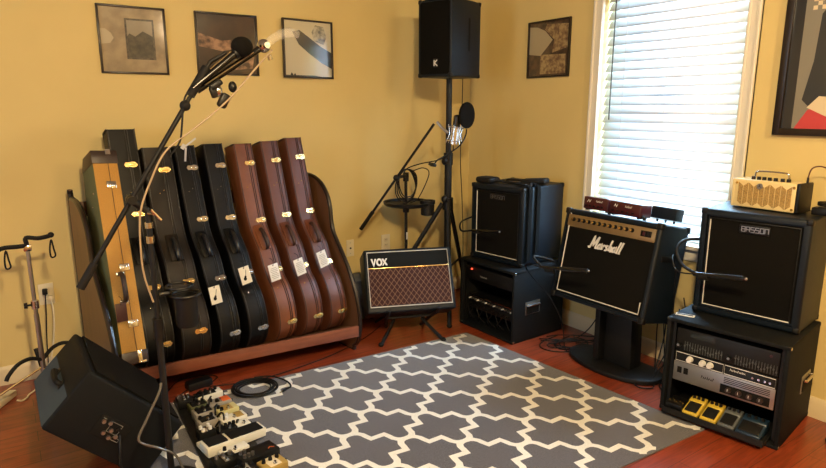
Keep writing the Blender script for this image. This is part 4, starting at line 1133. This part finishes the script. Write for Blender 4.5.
# loose cables on the floor
def floor_cable(label, pts, r=.0036, m=None):
    b = MB(); b.tube(smooth(pts, 6), r, 7); o = b.build('floor_cable', m or M['cable']); tag(o, label, 'cable', 'loose black cables on the floor'); return o
z = .005
floor_cable('widest loop of black cable on the floor left of the pedestal stand', [(2.86, 2.50, z), (2.70, 2.48, z), (2.62, 2.42, z), (2.64, 2.33, z), (2.74, 2.27, z), (2.88, 2.28, z), (2.94, 2.34, z), (2.92, 2.42, z)])
floor_cable('small loop of black cable beside the left edge of the pedestal stand', [(2.90, 2.44, z + .004), (2.80, 2.42, .012), (2.73, 2.36, .012), (2.75, 2.30, .012), (2.84, 2.27, .012), (2.91, 2.31, .012), (2.86, 2.39, .012)])
floor_cable('cable rising from the floor behind the pedestal stand, left side', [(2.95, 2.45, z), (2.88, 2.36, .03), (2.90, 2.28, .12), (2.93, 2.22, .26), (2.86, 2.12, .40)])
floor_cable('cable bundle strand falling between pedestal stand and right rack', [(2.90, 1.80, .42), (2.95, 1.82, .25), (2.92, 1.78, .08), (2.84, 1.72, .006), (2.76, 1.70, .006), (2.72, 1.64, .006), (2.80, 1.58, .006)])
floor_cable('second strand falling between pedestal stand and right rack', [(2.95, 1.72, .45), (2.99, 1.70, .25), (2.93, 1.68, .05), (2.88, 1.62, .006), (2.90, 1.56, .006)])
floor_cable('curled cable end on the floor right of the pedestal base', [(2.93, 1.90, z), (2.80, 1.86, z), (2.68, 1.80, z), (2.65, 1.74, z), (2.70, 1.70, z), (2.76, 1.74, z), (2.74, 1.80, z)])
for i_ in range(5):
    ox_, oy_ = 2.80 + .03 * math.sin(i_ * 2.1), 2.33 + .03 * math.cos(i_ * 1.7)
    floor_cable(('%s strand of the cable tangle left of the pedestal stand' % ('lowest', 'second', 'middle', 'fourth', 'topmost')[i_]),
        [(ox_ + (.10 + .018 * i_) * math.cos(a + i_), oy_ + (.07 + .012 * i_) * math.sin(a + i_ * .5), .006 + .009 * i_ + .004 * math.sin(3 * a)) for a in [k * .55 for k in range(11)]])
for i_ in range(4):
    floor_cable(('%s strand of the cables beside the right rack case' % ('nearest', 'second', 'third', 'farthest')[i_]),
        [(2.96 - .02 * i_, 1.86 - .05 * i_, .40), (2.98 - .015 * i_, 1.88 - .06 * i_, .22), (2.93 - .03 * i_, 1.84 - .03 * i_, .06), (2.86 - .04 * i_, 1.80 - .02 * i_, .008 + .004 * i_), (2.78, 1.72 + .02 * i_, .008 + .004 * i_), (2.84, 1.66 + .01 * i_, .008), (2.90, 1.70, .008)])
floor_cable('thin cable lying along the floor before the guitar rack', [(.62, 3.02, z), (.70, 3.07, .005), (.86, 3.01, .005), (1.05, 2.97, .005), (1.45, 3.03, .005), (1.78, 3.16, .005), (2.0, 3.30, .005)], .0028)
floor_cable('cable looping on the floor near the small adapter', [(.58, 3.10, z), (.66, 3.20, z), (.78, 3.20, z), (.85, 3.14, z), (.80, 3.08, z)], .003)

# grey storage bin behind the rack end
t = thing('storage_bin', 'grey bin against the wall between rack end and small amplifier', 'bin', (2.05, 3.58, 0))
MB().prism([(-.12, .0), (.12, .0), (.135, .27), (-.135, .27)], 'y', -.09, .09, .010).build('bin_body', M['greyfab'], t)
MB().box((0, 0, .278), (.29, .20, .018), .006).build('bin_rim', M['greyfab'], t)

# ---------------------------------------------------------------- guitar stand at the left
hx, hy_ = .062, 3.32
t = thing('guitar_stand', 'tall chrome guitar stand with padded black yokes, by the left wall outlet', 'guitar stand', (hx, hy_, 0))
MB().cyl((0, 0, .12), (0, 0, .47), .0115).build('lower_tube', M['steel'], t)
MB().cyl((0, 0, .45), (0, 0, .805), .0090).build('upper_tube', M['steel'], t)
MB().cyl((0, 0, .50), (0, 0, .54), .017).build('collar', M['chrome'], t)
b = MB(); b.cyl((-.015, 0, .520), (-.030, 0, .520), .005); b.cyl((-.030, 0, .520), (-.045, 0, .520), .015, .013); b.build('knob', M['rubber'], t)
b = MB(); b.box((0, 0, .80), (.035, .03, .03), .006); b.build('yoke_block', M['chrome'], t)
b = MB(); b.tube(smooth([(0, 0, .812), (-.04, -.02, .815), (-.085, -.03, .818), (-.115, -.03, .812)], 5), .0105, 8); b.ball((-.115, -.03, .812), .014); b.build('neck_yoke_arm', M['rubber'], t)
b = MB(); b.tube(smooth([(0, 0, .812), (.0, .02, .845), (.045, .01, .840), (.08, .0, .845), (.100, -.0, .850)], 5), .0105, 8); b.ball((.102, 0, .852), .014); b.build('neck_yoke_arm', M['rubber'], t)
for xx, zz in ((-.085, .80), (.100, .83)):
    b = MB(); b.tube(smooth([(xx, -.01, zz), (xx - .010, -.01, zz - .045), (xx - .008, -.01, zz - .085), (xx + .010, -.01, zz - .080), (xx + .006, -.01, zz - .045)], 4, True), .004, 7, closed=True); b.build('retaining_strap', M['rubber'], t)
b = MB(); b.tube(smooth([(0, 0, .235), (-.05, -.03, .262), (-.10, -.06, .256), (-.14, -.09, .225), (-.155, -.10, .200)], 5), .0095, 9); b.build('cradle_arm', M['rubber'], t)
b = MB(); b.tube(smooth([(0, 0, .235), (.05, .03, .275), (.10, .03, .290), (.15, .01, .275), (.19, -.02, .24)], 5), .0095, 9); b.build('cradle_arm', M['rubber'], t)
b = MB(); b.tube(smooth([(0, 0, .17), (-.012, .03, .24), (-.02, .05, .28)], 4), .012, 8); b.build('cradle_post', M['rubber'], t)
for dx, dy in ((-.34, .02), (.16, .26), (.10, -.28)):
    b = MB(); b.tube([(0, 0, .20), (dx, dy, .010)], .0055, 8); lg = b.build('leg', M['chrome'], t)
    MB().ball((dx, dy, .012), .012).build('rubber_foot', M['rubber'], lg)
t = thing('charger_plug', 'dark plug in the left wall outlet beside the guitar stand', 'plug', (.121, 3.68, .484))
MB().box((0, -.012, 0), (.024, .030, .03), .005).build('plug_body', M['matte'], t)
b = MB(); b.tube(smooth([(0, -.02, -.01), (-.006, -.03, -.10), (-.02, -.04, -.25), (-.03, -.06, -.42)], 5), .003, 7); b.build('lead', M['cable'], t)
b = MB(); b.tube(smooth([(.142, 3.675, .440), (.148, 3.65, .38), (.135, 3.62, .25), (.10, 3.58, .12), (.03, 3.52, .02), (-.015, 3.47, .006), (-.022, 3.44, .006), (-.045, 3.41, .008), (-.065, 3.40, .02)], 6), .0042, 8)
b.box((.142, 3.682, .442), (.028, .028, .030), .005)
o = b.build('extension_cord', M['ivory']); tag(o, 'cream power cord from the left wall outlet down to the power strip', 'cable')
t = thing('power_strip', 'cream power strip on the floor at the left edge', 'power strip', (-.155, 3.40, 0), (0, 0, 1.05))
MB().box((0, 0, .018), (.28, .055, .034), .008).build('housing', M['ivory'], t)
for k in range(3): MB().box((-.08 + .07 * k, 0, .0358), (.035, .028, .002), .001).build('socket_face', M['cream'], t)

# ---------------------------------------------------------------- floor monitor standing on edge
t = thing('floor_monitor', 'boxy black floor monitor propped on its edge with blue-grey handle side, lower left', 'floor monitor', (.290, 2.40, 0))
ox = .30
PR = [(.325 - ox, .0), (.02 - ox, .308), (.195 - ox, .490), (.512 - ox, .174), (.352 - ox, .0)]
b = MB(); b.prism(PR, 'y', .0, .48, .012, 3); b.build('cabinet', M['tolex2'], t)
b = MB(); b.prism([(.026 - ox, .309), (.190 - ox, .478), (.187 - ox, .481), (.023 - ox, .312)], 'y', .012, .468); b.build('handle_side_covering', M['bluegrey'], t)
d = V((.175, 0, .182)).normalized(); n = V((-.72, 0, .69)); c = V((.1075 - ox, .22, .399))
def on_panel(u, v, k): return c + d * u + V((0, 1, 0)) * v + n * k
b = MB(); b.tube(smooth([on_panel(0, -.065, .0), on_panel(0, -.063, .018), on_panel(0, -.03, .024), on_panel(0, .03, .024), on_panel(0, .063, .018), on_panel(0, .065, .0)], 4), .011, 8); b.build('strap_handle', M['rubber'], t)
for s in (-1, 1):
    q = on_panel(0, s * .066, .002); b = MB(); b.box(q, (.03, .035, .006), .002, rot=(0, -math.atan2(.182, .175), 0)); b.build('handle_end', M['black'], t)
b = MB(); b.box((.245 - ox, -.002, .235), (.13, .005, .085), .002, rot=(0, .75, 0)); jp = b.build('jack_panel', M['ink'], t)
rr = Matrix.Rotation(.75, 3, 'Y')
for i, (u, v) in enumerate(((-.045, .018), (-.02, .022), (.0, .0), (.022, .014), (-.02, -.02), (.03, -.015), (.008, -.028))):
    p = V((.245 - ox, 0, .235)) + rr @ V((u, 0, v))
    MB().cyl((p.x, -.004, p.z), (p.x, -.012, p.z), .0085, .0075, 14).build('socket' if i % 2 else 'volume_knob', M['steel'] if i != 3 else M['black'], jp)
b = MB()
for u0, v0, u1, v1 in ((-.015, -.01, .03, .030), (-.055, .03, -.04, .03), (.02, -.032, .05, -.02)):
    P = [V((.245 - ox, -.0048, .235)) + rr @ V(q) for q in ((u0, 0, v0), (u1, 0, v0), (u1, 0, v1), (u0, 0, v1))]
    b.tube(P, .0012, 5, closed=True)
b.build('printed_outlines', M['greyink'], jp)
nrm = V((.915, 0, .40)); 
b = MB(); pts = [(.218 - ox, .470), (.36 - ox, .328), (.494 - ox, .194)]
b.prism([(x, z) for x, z in pts] + [(x + .005, z + .005) for x, z in reversed(pts)], 'y', .02, .46); b.build('speaker_grille', M['cloth_black'], t)
b = MB(); b.tube(smooth([(.262 - ox, -.008, .205), (.255 - ox, -.04, .17), (.25 - ox, -.05, .10), (.27 - ox, -.06, .0045 + .01), (.20 - ox, -.15, .006)], 5), .0045, 8)
o = b.build('monitor_lead', M['cable']); o.location = (.30, 2.40, 0); tag(o, 'dark lead plugged into the back panel of the floor monitor', 'cable')

# ---------------------------------------------------------------- boom microphone stand in the foreground
fx, fy = .415, 2.27
t = thing('microphone_stand', 'tall black boom stand in the foreground, rising in front of the guitar cases', 'microphone stand', (fx, fy, 0), group='boom microphone stands')
MB().lathe([(0, 0), (.115, 0), (.118, .006), (.110, .014), (.030, .024), (.016, .034), (0, .034)]).build('round_base', M['matte'], t)
MB().cyl((0, 0, .03), (.0, 0, .66), .0125).build('lower_tube', M['matte'], t)
MB().cyl((0, 0, .62), (.0, 0, 1.09), .0095).build('upper_tube', M['matte'], t)
MB().cyl((0, 0, .61), (0, 0, .69), .018).build('height_clutch', M['black'], t)
MB().cyl((0, 0, .975), (0, 0, 1.0), .014).build('chrome_ring', M['chrome'], t)
MB().cyl((0, 0, 1.03), (0, 0, 1.05), .014).build('chrome_ring', M['chrome'], t)
BA, BB = V((.181 - fx, .0, .850)), V((.571 - fx, .0, 1.458))
bd = (BB - BA).normalized()
b = MB(); b.tube([BA, BB + bd * .02], .0085, 10); b.build('boom_arm', M['matte'], t)
b = MB(); b.tube([BA - bd * .005, BA + bd * .09], .0145, 12); b.build('counterweight', M['rubber'], t)
cl = BA + (BB - BA) * .47
b = MB(); b.tube([cl, (0.0, 0, 1.09)], .014, 10); b.ball(cl, .017); b.cyl(cl + V((0, -.025, 0)), cl + V((0, .025, 0)), .015); b.build('boom_clutch', M['black'], t)
b = MB(); b.cyl((.0, -.012, 1.085), (.012, -.035, 1.085), .006); b.tube([(.005, -.035, 1.10), (.035, -.037, 1.060)], .0045, 8); b.build('wing_screw', M['chrome'], t)
MB().ball(BB, .019).build('boom_joint', M['rubber'], t)
b = MB(); b.tube([BB + V((.02, 0, .035)), BB + V((.085, 0, .135))], .0165, 12); b.build('boom_grip', M['rubber'], t)
b = MB(); b.tube([BB, BB + V((.10, 0, .155)), BB + V((.16, 0, .19))], .0075, 8); b.build('boom_extension', M['matte'], t)

# vocal microphone with foam ball and its clip
P0, P1 = V((.600, 2.262, 1.518)), V((.760, 2.262, 1.645))
t = thing('vocal_microphone', 'black microphone with dark round head at the top of the foreground boom', 'microphone', P0)
dd = (P1 - P0)
b = MB(); b.tube([dd * 0, dd * .15, dd], [.009, .0105, .0145], 14); b.build('handle_body', M['gloss'], t)
MB().ball(dd * 1.0 + V((.028, 0, .026)), .040, (1, 1, .92)).build('foam_head', M['foam'], t)
b = MB(); b.tube([dd * .98, dd * 1.08], .020, 14); b.build('collar', M['black'], t)
b = MB(); b.box((.085, .008, .015), (.05, .03, .022), .006, rot=(0, -.6, 0)); b.box((.075, .008, -.012), (.022, .022, .04), .005, rot=(0, -.3, 0)); b.build('clip', M['black'], t)
b = MB(); b.tube([(.018, .0, .014 + .016), (.155, 0, .128 + .012)], .0022, 6); b.build('painted_highlight', M['gold'], t)  # golden highlight along the barrel, modelled as a thin gold rod
Q0, Q1 = V((.625, 2.30, 1.512)), V((.895, 2.30, 1.688))
t = thing('microphone_extension_arm', 'dark tube arm with chrome joint and clear tip, beside the foreground microphone', 'arm', Q0)
dq = Q1 - Q0
b = MB(); b.tube([dq * .0, dq * .90], .0125, 12); b.build('arm_tube', M['gloss'], t)
b = MB(); b.tube([dq * .10 + V((0, -.012, .003)), dq * .80 + V((0, -.012, .003))], .0022, 6); b.build('painted_highlight', M['gold'], t)  # the tube's golden highlight, built as a gold rod
b = MB(); b.ball(dq * .97, .026); b.cyl(dq * .97 + V((0, -.04, 0)), dq * .97 + V((0, .03, 0)), .012); b.build('joint', M['chrome'], t)
MB().cyl(dq * .97 + V((.01, -.02, -.035)), dq * .97 + V((.016, -.02, -.052)), .010).build('joint_screw', M['chrome'], t)
b = MB(); b.tube(smooth([dq * .98, dq * 1.0 + V((.05, 0, .035)), dq * 1.0 + V((.10, 0, .050)), dq * 1.0 + V((.135, 0, .045))], 5), [.017] * 6 + [.019] * 6 + [.015] * 4, 14); b.build('clear_tip', M['clear'], t)
for k_, p in enumerate(((.07, -.02, -.0), (.125, -.02, .015))):
    b = MB(); b.ball(p, .016, (1, .8, 1.3)); b.build('clamp_knob', M['chrome'] if k_ == 0 else M['black'], t)
MB().box((.095, .0, -.035), (.035, .03, .055), .008, rot=(0, .5, 0)).build('clamp_body', M['black'], t)
b = MB(); b.tube(smooth([(.905, 2.262, 1.665), (.84, 2.262, 1.60), (.745, 2.262, 1.498), (.66, 2.262, 1.425), (.585, 2.262, 1.370), (.49, 2.26, 1.300), (.43, 2.25, 1.20), (.385, 2.24, 1.09), (.375, 2.24, .95), (.380, 2.245, .86), (.402, 2.25, .76)], 6), .0034, 8)
o = b.build('microphone_cable', M['tancable']); tag(o, 'tan cable curving down from the foreground boom tip to the stand pole', 'cable')
b = MB(); b.tube(smooth([(.598, 2.262, 1.516), (.572, 2.262, 1.49), (.560, 2.262, 1.44), (.553, 2.262, 1.39), (.54, 2.262, 1.33), (.50, 2.262, 1.28)], 6), .0036, 7)
o = b.build('microphone_cable', M['cable']); tag(o, 'short black cable curving from the foreground microphone onto its boom', 'cable')
b = MB(); b.tube(smooth([(.400, 2.235, .45), (.385, 2.215, .42), (.33, 2.19, .34), (.298, 2.18, .285), (.315, 2.18, .255), (.36, 2.18, .225), (.415, 2.19, .175), (.440, 2.20, .11), (.45, 2.20, .04)], 6), .0046, 9)
o = b.build('braided_cable', M['clearcable']); tag(o, 'shiny braided cable kinked in front of the floor monitor', 'cable')
t = thing('drink_holder', 'black cup holder clamped to the foreground boom stand pole', 'drink holder', (fx + .105, fy, .64))
b = MB(); b.lathe([(0, 0), (.036, 0), (.040, .01), (.043, .12), (.040, .12), (.036, .012), (0, .012)]); b.build('holder_cup', M['matte'], t)
b = MB(); b.tube([(.052 * math.cos(i * PI / 10), .052 * math.sin(i * PI / 10), .125) for i in range(20)], .006, 8, closed=True); b.build('rim', M['black'], t)
b = MB(); b.tube([(.046 * math.cos(i * PI / 10) - .02, .046 * math.sin(i * PI / 10), .160) for i in range(20)], .005, 8, closed=True); b.build('upper_ring', M['black'], t)
b = MB(); b.tube([(-.052, 0, .14), (-.09, 0, .14)], .010, 8); b.build('clamp', M['black'], t)

# ---------------------------------------------------------------- pedalboard and pedals
t = thing('pedalboard', 'flat dark board carrying the crowd of effects pedals beside the rug', 'pedalboard', (.70, 2.47, 0), (0, 0, -.05))
MB().box((-.03, -.01, .018), (.235, .96, .018), .004).build('board', M['matte'], t)
for s in (-1, 1):
    for q in (-.42, .42): MB().box((-.03 + s * .10, q, .0095 - .001), (.03, .05, .001 + .008)).build('foot', M['rubber'], t)
PB = .0275
def pedal(label, cx, cy, w, l, h, m, yaw=0, top=None, knobs=3, kcol=None, feet=1, z0=PB, knob_x=None):
    """box pedal, long side w along x (controls) , l along y"""
    t = thing('effects_pedal', label, 'effects pedal', (cx, cy, z0), (0, 0, yaw), 'effects pedals crowded on the pedalboard')
    MB().box((0, 0, h / 2), (w, l, h), .004, seg=2).build('enclosure', m, t)
    if top:
        MB().box((top[1], 0, h + .0006), (w * top[2], l * .84, .0016), .0006).build('face_plate', top[0], t)
    for i in range(knobs):
        x = (-w * .30 + i * w * .6 / max(1, knobs - 1)) if knob_x is None else knob_x[i][0]
        y = l * .18 if knob_x is None else knob_x[i][1]
        MB().cyl((x, y, h), (x, y, h + .014), .0085, .0072, 14).build('knob', kcol or M['black'], t)
    for i in range(feet):
        x = 0 if feet == 1 else (-w * .25 + i * w * .5)
        b = MB(); b.cyl((x, -l * .28, h), (x, -l * .28, h + .006), .0085, .0085, 6); b.cyl((x, -l * .28, h + .006), (x, -l * .28, h + .014), .0055); b.build('foot_switch', M['chrome'], t)
    MB().cyl((w / 2, 0, h * .5), (w / 2 + .014, 0, h * .5), .006).build('jack_plug', M['black'], t)
    return t
pedal('black pedal with glinting knobs at the far left corner of the pedalboard', .607, 2.855, .070, .075, .038, M['black'], -.05, knobs=3, kcol=M['chrome'])
pedal('white-sided pedal with dark top at the far end of the pedalboard', .725, 2.850, .125, .060, .040, M['pwhite'], .10, (M['ink'], -.02, .80), 4, M['ink'])
pedal('olive green pedal on the left side of the pedalboard', .650, 2.770, .085, .060, .036, M['pgreen'], .08, (M['ink'], 0, .80), 3)
pedal('grey metal pedal with an orange end, near the coiled cable', .742, 2.745, .110, .062, .036, M['palum'], .10, (M['porange'], .032, .36), 2, M['ink'], knob_x=[(-.035, .01), (-.012, -.008)])
pedal('raw metal box pedal with black knobs, left of the pale yellow pedal', .650, 2.675, .092, .065, .044, M['palum'], .10, (M['ink'], 0, .74), 3, M['ink'])
pedal('pale yellow pedal with a bare metal switch', .748, 2.640, .098, .068, .044, M['plime'], .12, (M['pgold'], .0, .45), 2, M['ink'], knob_x=[(-.035, .012), (-.030, -.015)])
pedal('grey metal pedal with black centre, beside the white-knobbed pedal', .640, 2.585, .085, .062, .044, M['palum'], .10, (M['ink'], 0, .74), 2, M['ink'])
pedal('cream pedal with a brown patch and white knobs', .748, 2.552, .118, .062, .038, M['pwhite'], .12, (M['pgold'], .028, .30), 3, M['white'], knob_x=[(-.045, .012), (-.022, .016), (-.035, -.012)])
pedal('small white pedal end with a bare switch, right edge of the board', .768, 2.475, .060, .055, .036, M['pwhite'], .12, None, 1, M['chrome'])
pedal('black pedal with tall switches between cream and long white pedals', .705, 2.480, .095, .050, .032, M['black'], .12, None, 4, M['ink'])
t = pedal('pedal with two pairs of big white knobs, left end behind the long white pedal', .610, 2.500, .070, .060, .040, M['ink'], .08, None, 4, M['white'], knob_x=[(-.016, .014), (.018, .016), (-.014, -.014), (.018, -.010)])
t = thing('volume_pedal', 'long white pedal with a dark treadle lying across the pedalboard', 'volume pedal', (.700, 2.385, PB), (0, 0, .14), 'effects pedals crowded on the pedalboard')
MB().prism([(-.135, 0), (.130, 0), (.135, .036), (-.138, .046)], 'y', -.040, .040, .004).build('body', M['pwhite'], t)
MB().box((.045, 0, .0435), (.150, .068, .006), .002, rot=(0, .036, 0)).build('treadle', M['ink'], t)
MB().box((-.085, 0, .0475), (.085, .068, .006), .002, rot=(0, .036, 0)).build('control_plate', M['ink'], t)
pedal('cream pedal partly under the end of the long white pedal', .670, 2.300, .120, .050, .030, M['pwhite'], .12, None, 1, M['ink'])
t = thing('wah_pedal', 'black pedal with red lettering angled at the near end of the pedalboard', 'wah pedal', (.735, 2.205, PB), (0, 0, .20), 'effects pedals crowded on the pedalboard')
MB().prism([(-.085, 0), (.085, 0), (.085, .040), (-.085, .048)], 'y', -.042, .042, .005).build('body', M['black'], t)
for i in range(5): MB().cyl((-.065 + .018 * (i % 3), -.018 + .034 * (i // 3), .045), (-.065 + .018 * (i % 3), -.018 + .034 * (i // 3), .060), .007).build('knob', M['steel'], t)
b = MB(); b.strokes([[(0, 0), (.02, .012), (.034, 0), (.05, .012), (.064, 0)]], .004, (.005, -.022, .0425), (1, 0, -.04), (0, 1, 0), .001); b.build('red_marking', M['led'] if False else M['porange'], t)
b = MB(); b.strokes([[(0, 0), (.05, .0)], [(0, .012), (.04, .012)]], .004, (.0, .005, .0425), (1, 0, -.04), (0, 1, 0), .001); b.build('white_marking', M['white'], t)
pedal('gold pedal with dark knobs at the near right corner of the pedalboard', .762, 2.105, .100, .080, .036, M['pgold'], .18, (M['cream'], 0, .5), 3, M['ink'])
pedal('black pedal with pale markings at the near left of the pedalboard', .610, 2.230, .095, .075, .042, M['black'], .14, (M['steel'], 0, .22), 3, M['steel'])
pedal('small black pedal between the near pedals', .655, 2.115, .090, .080, .040, M['black'], .10, (M['greyink'], .01, .18), 3, M['ink'])
pedal('plain tan pedal close to the floor monitor', .590, 2.395, .055, .120, .020, M['cream'], .12, None, 0, None, 0)
for i, (pa, pb_) in enumerate((((.66, 2.86), (.68, 2.80)), ((.70, 2.78), (.69, 2.72)), ((.70, 2.69), (.69, 2.62)), ((.69, 2.60), (.70, 2.53)), ((.66, 2.52), (.66, 2.46)))):
    b = MB(); b.tube(smooth([(pa[0], pa[1], .055), (pa[0] + .012, (pa[1] + pb_[1]) / 2 + .01, .085), (pb_[0] + .008, (pa[1] + pb_[1]) / 2 - .01, .083), (pb_[0], pb_[1], .055)], 5), .0042, 8)
    o = b.build('patch_lead', M['cable']); tag(o, 'short black patch lead arching between neighbouring pedals on the pedalboard', 'cable', 'patch leads between the pedals')
t = thing('power_adapter', 'dark block adapter on the floor behind the pedalboard', 'power adapter', (.735, 3.075, 0), (0, 0, .15))
MB().box((0, 0, .022), (.13, .065, .042), .008).build('housing', M['black'], t)
# coil of instrument cable on the rug
t = thing('cable_coil', 'coil of black instrument cable lying on the rug by the pedals', 'cable', (.965, 2.865, .010), (0, 0, -.5))
for k in range(5):
    b = MB(); r_ = .080 + .010 * k
    b.tube(smooth([((r_ + .003 * math.sin(2 * a + k)) * math.cos(a), (r_ * .88 + .003 * math.cos(3 * a + k)) * math.sin(a), .006 + .0045 * (k % 3) + .002 * math.sin(a * 2 + k)) for a in [i * PI / 8 for i in range(16)]], 3, True), .0042, 7, closed=True)
    b.build('loop', M['cable'], t)
b = MB(); b.tube(smooth([(-.02, .11, .014), (.06, .115, .016), (.12, .09, .012), (.165, .05, .008), (.185, .0, .006), (.165, -.03, .006)], 5), .0042, 8); tl = b.build('loose_end', M['cable'], t)
b = MB(); b.tube([(.165, -.03, .007), (.150, -.05, .007)], .007, 10); b.build('plug', M['black'], tl)
b = MB(); b.tube([(.150, -.05, .007), (.135, -.07, .007)], .003, 8); b.build('plug_tip', M['chrome'], tl)
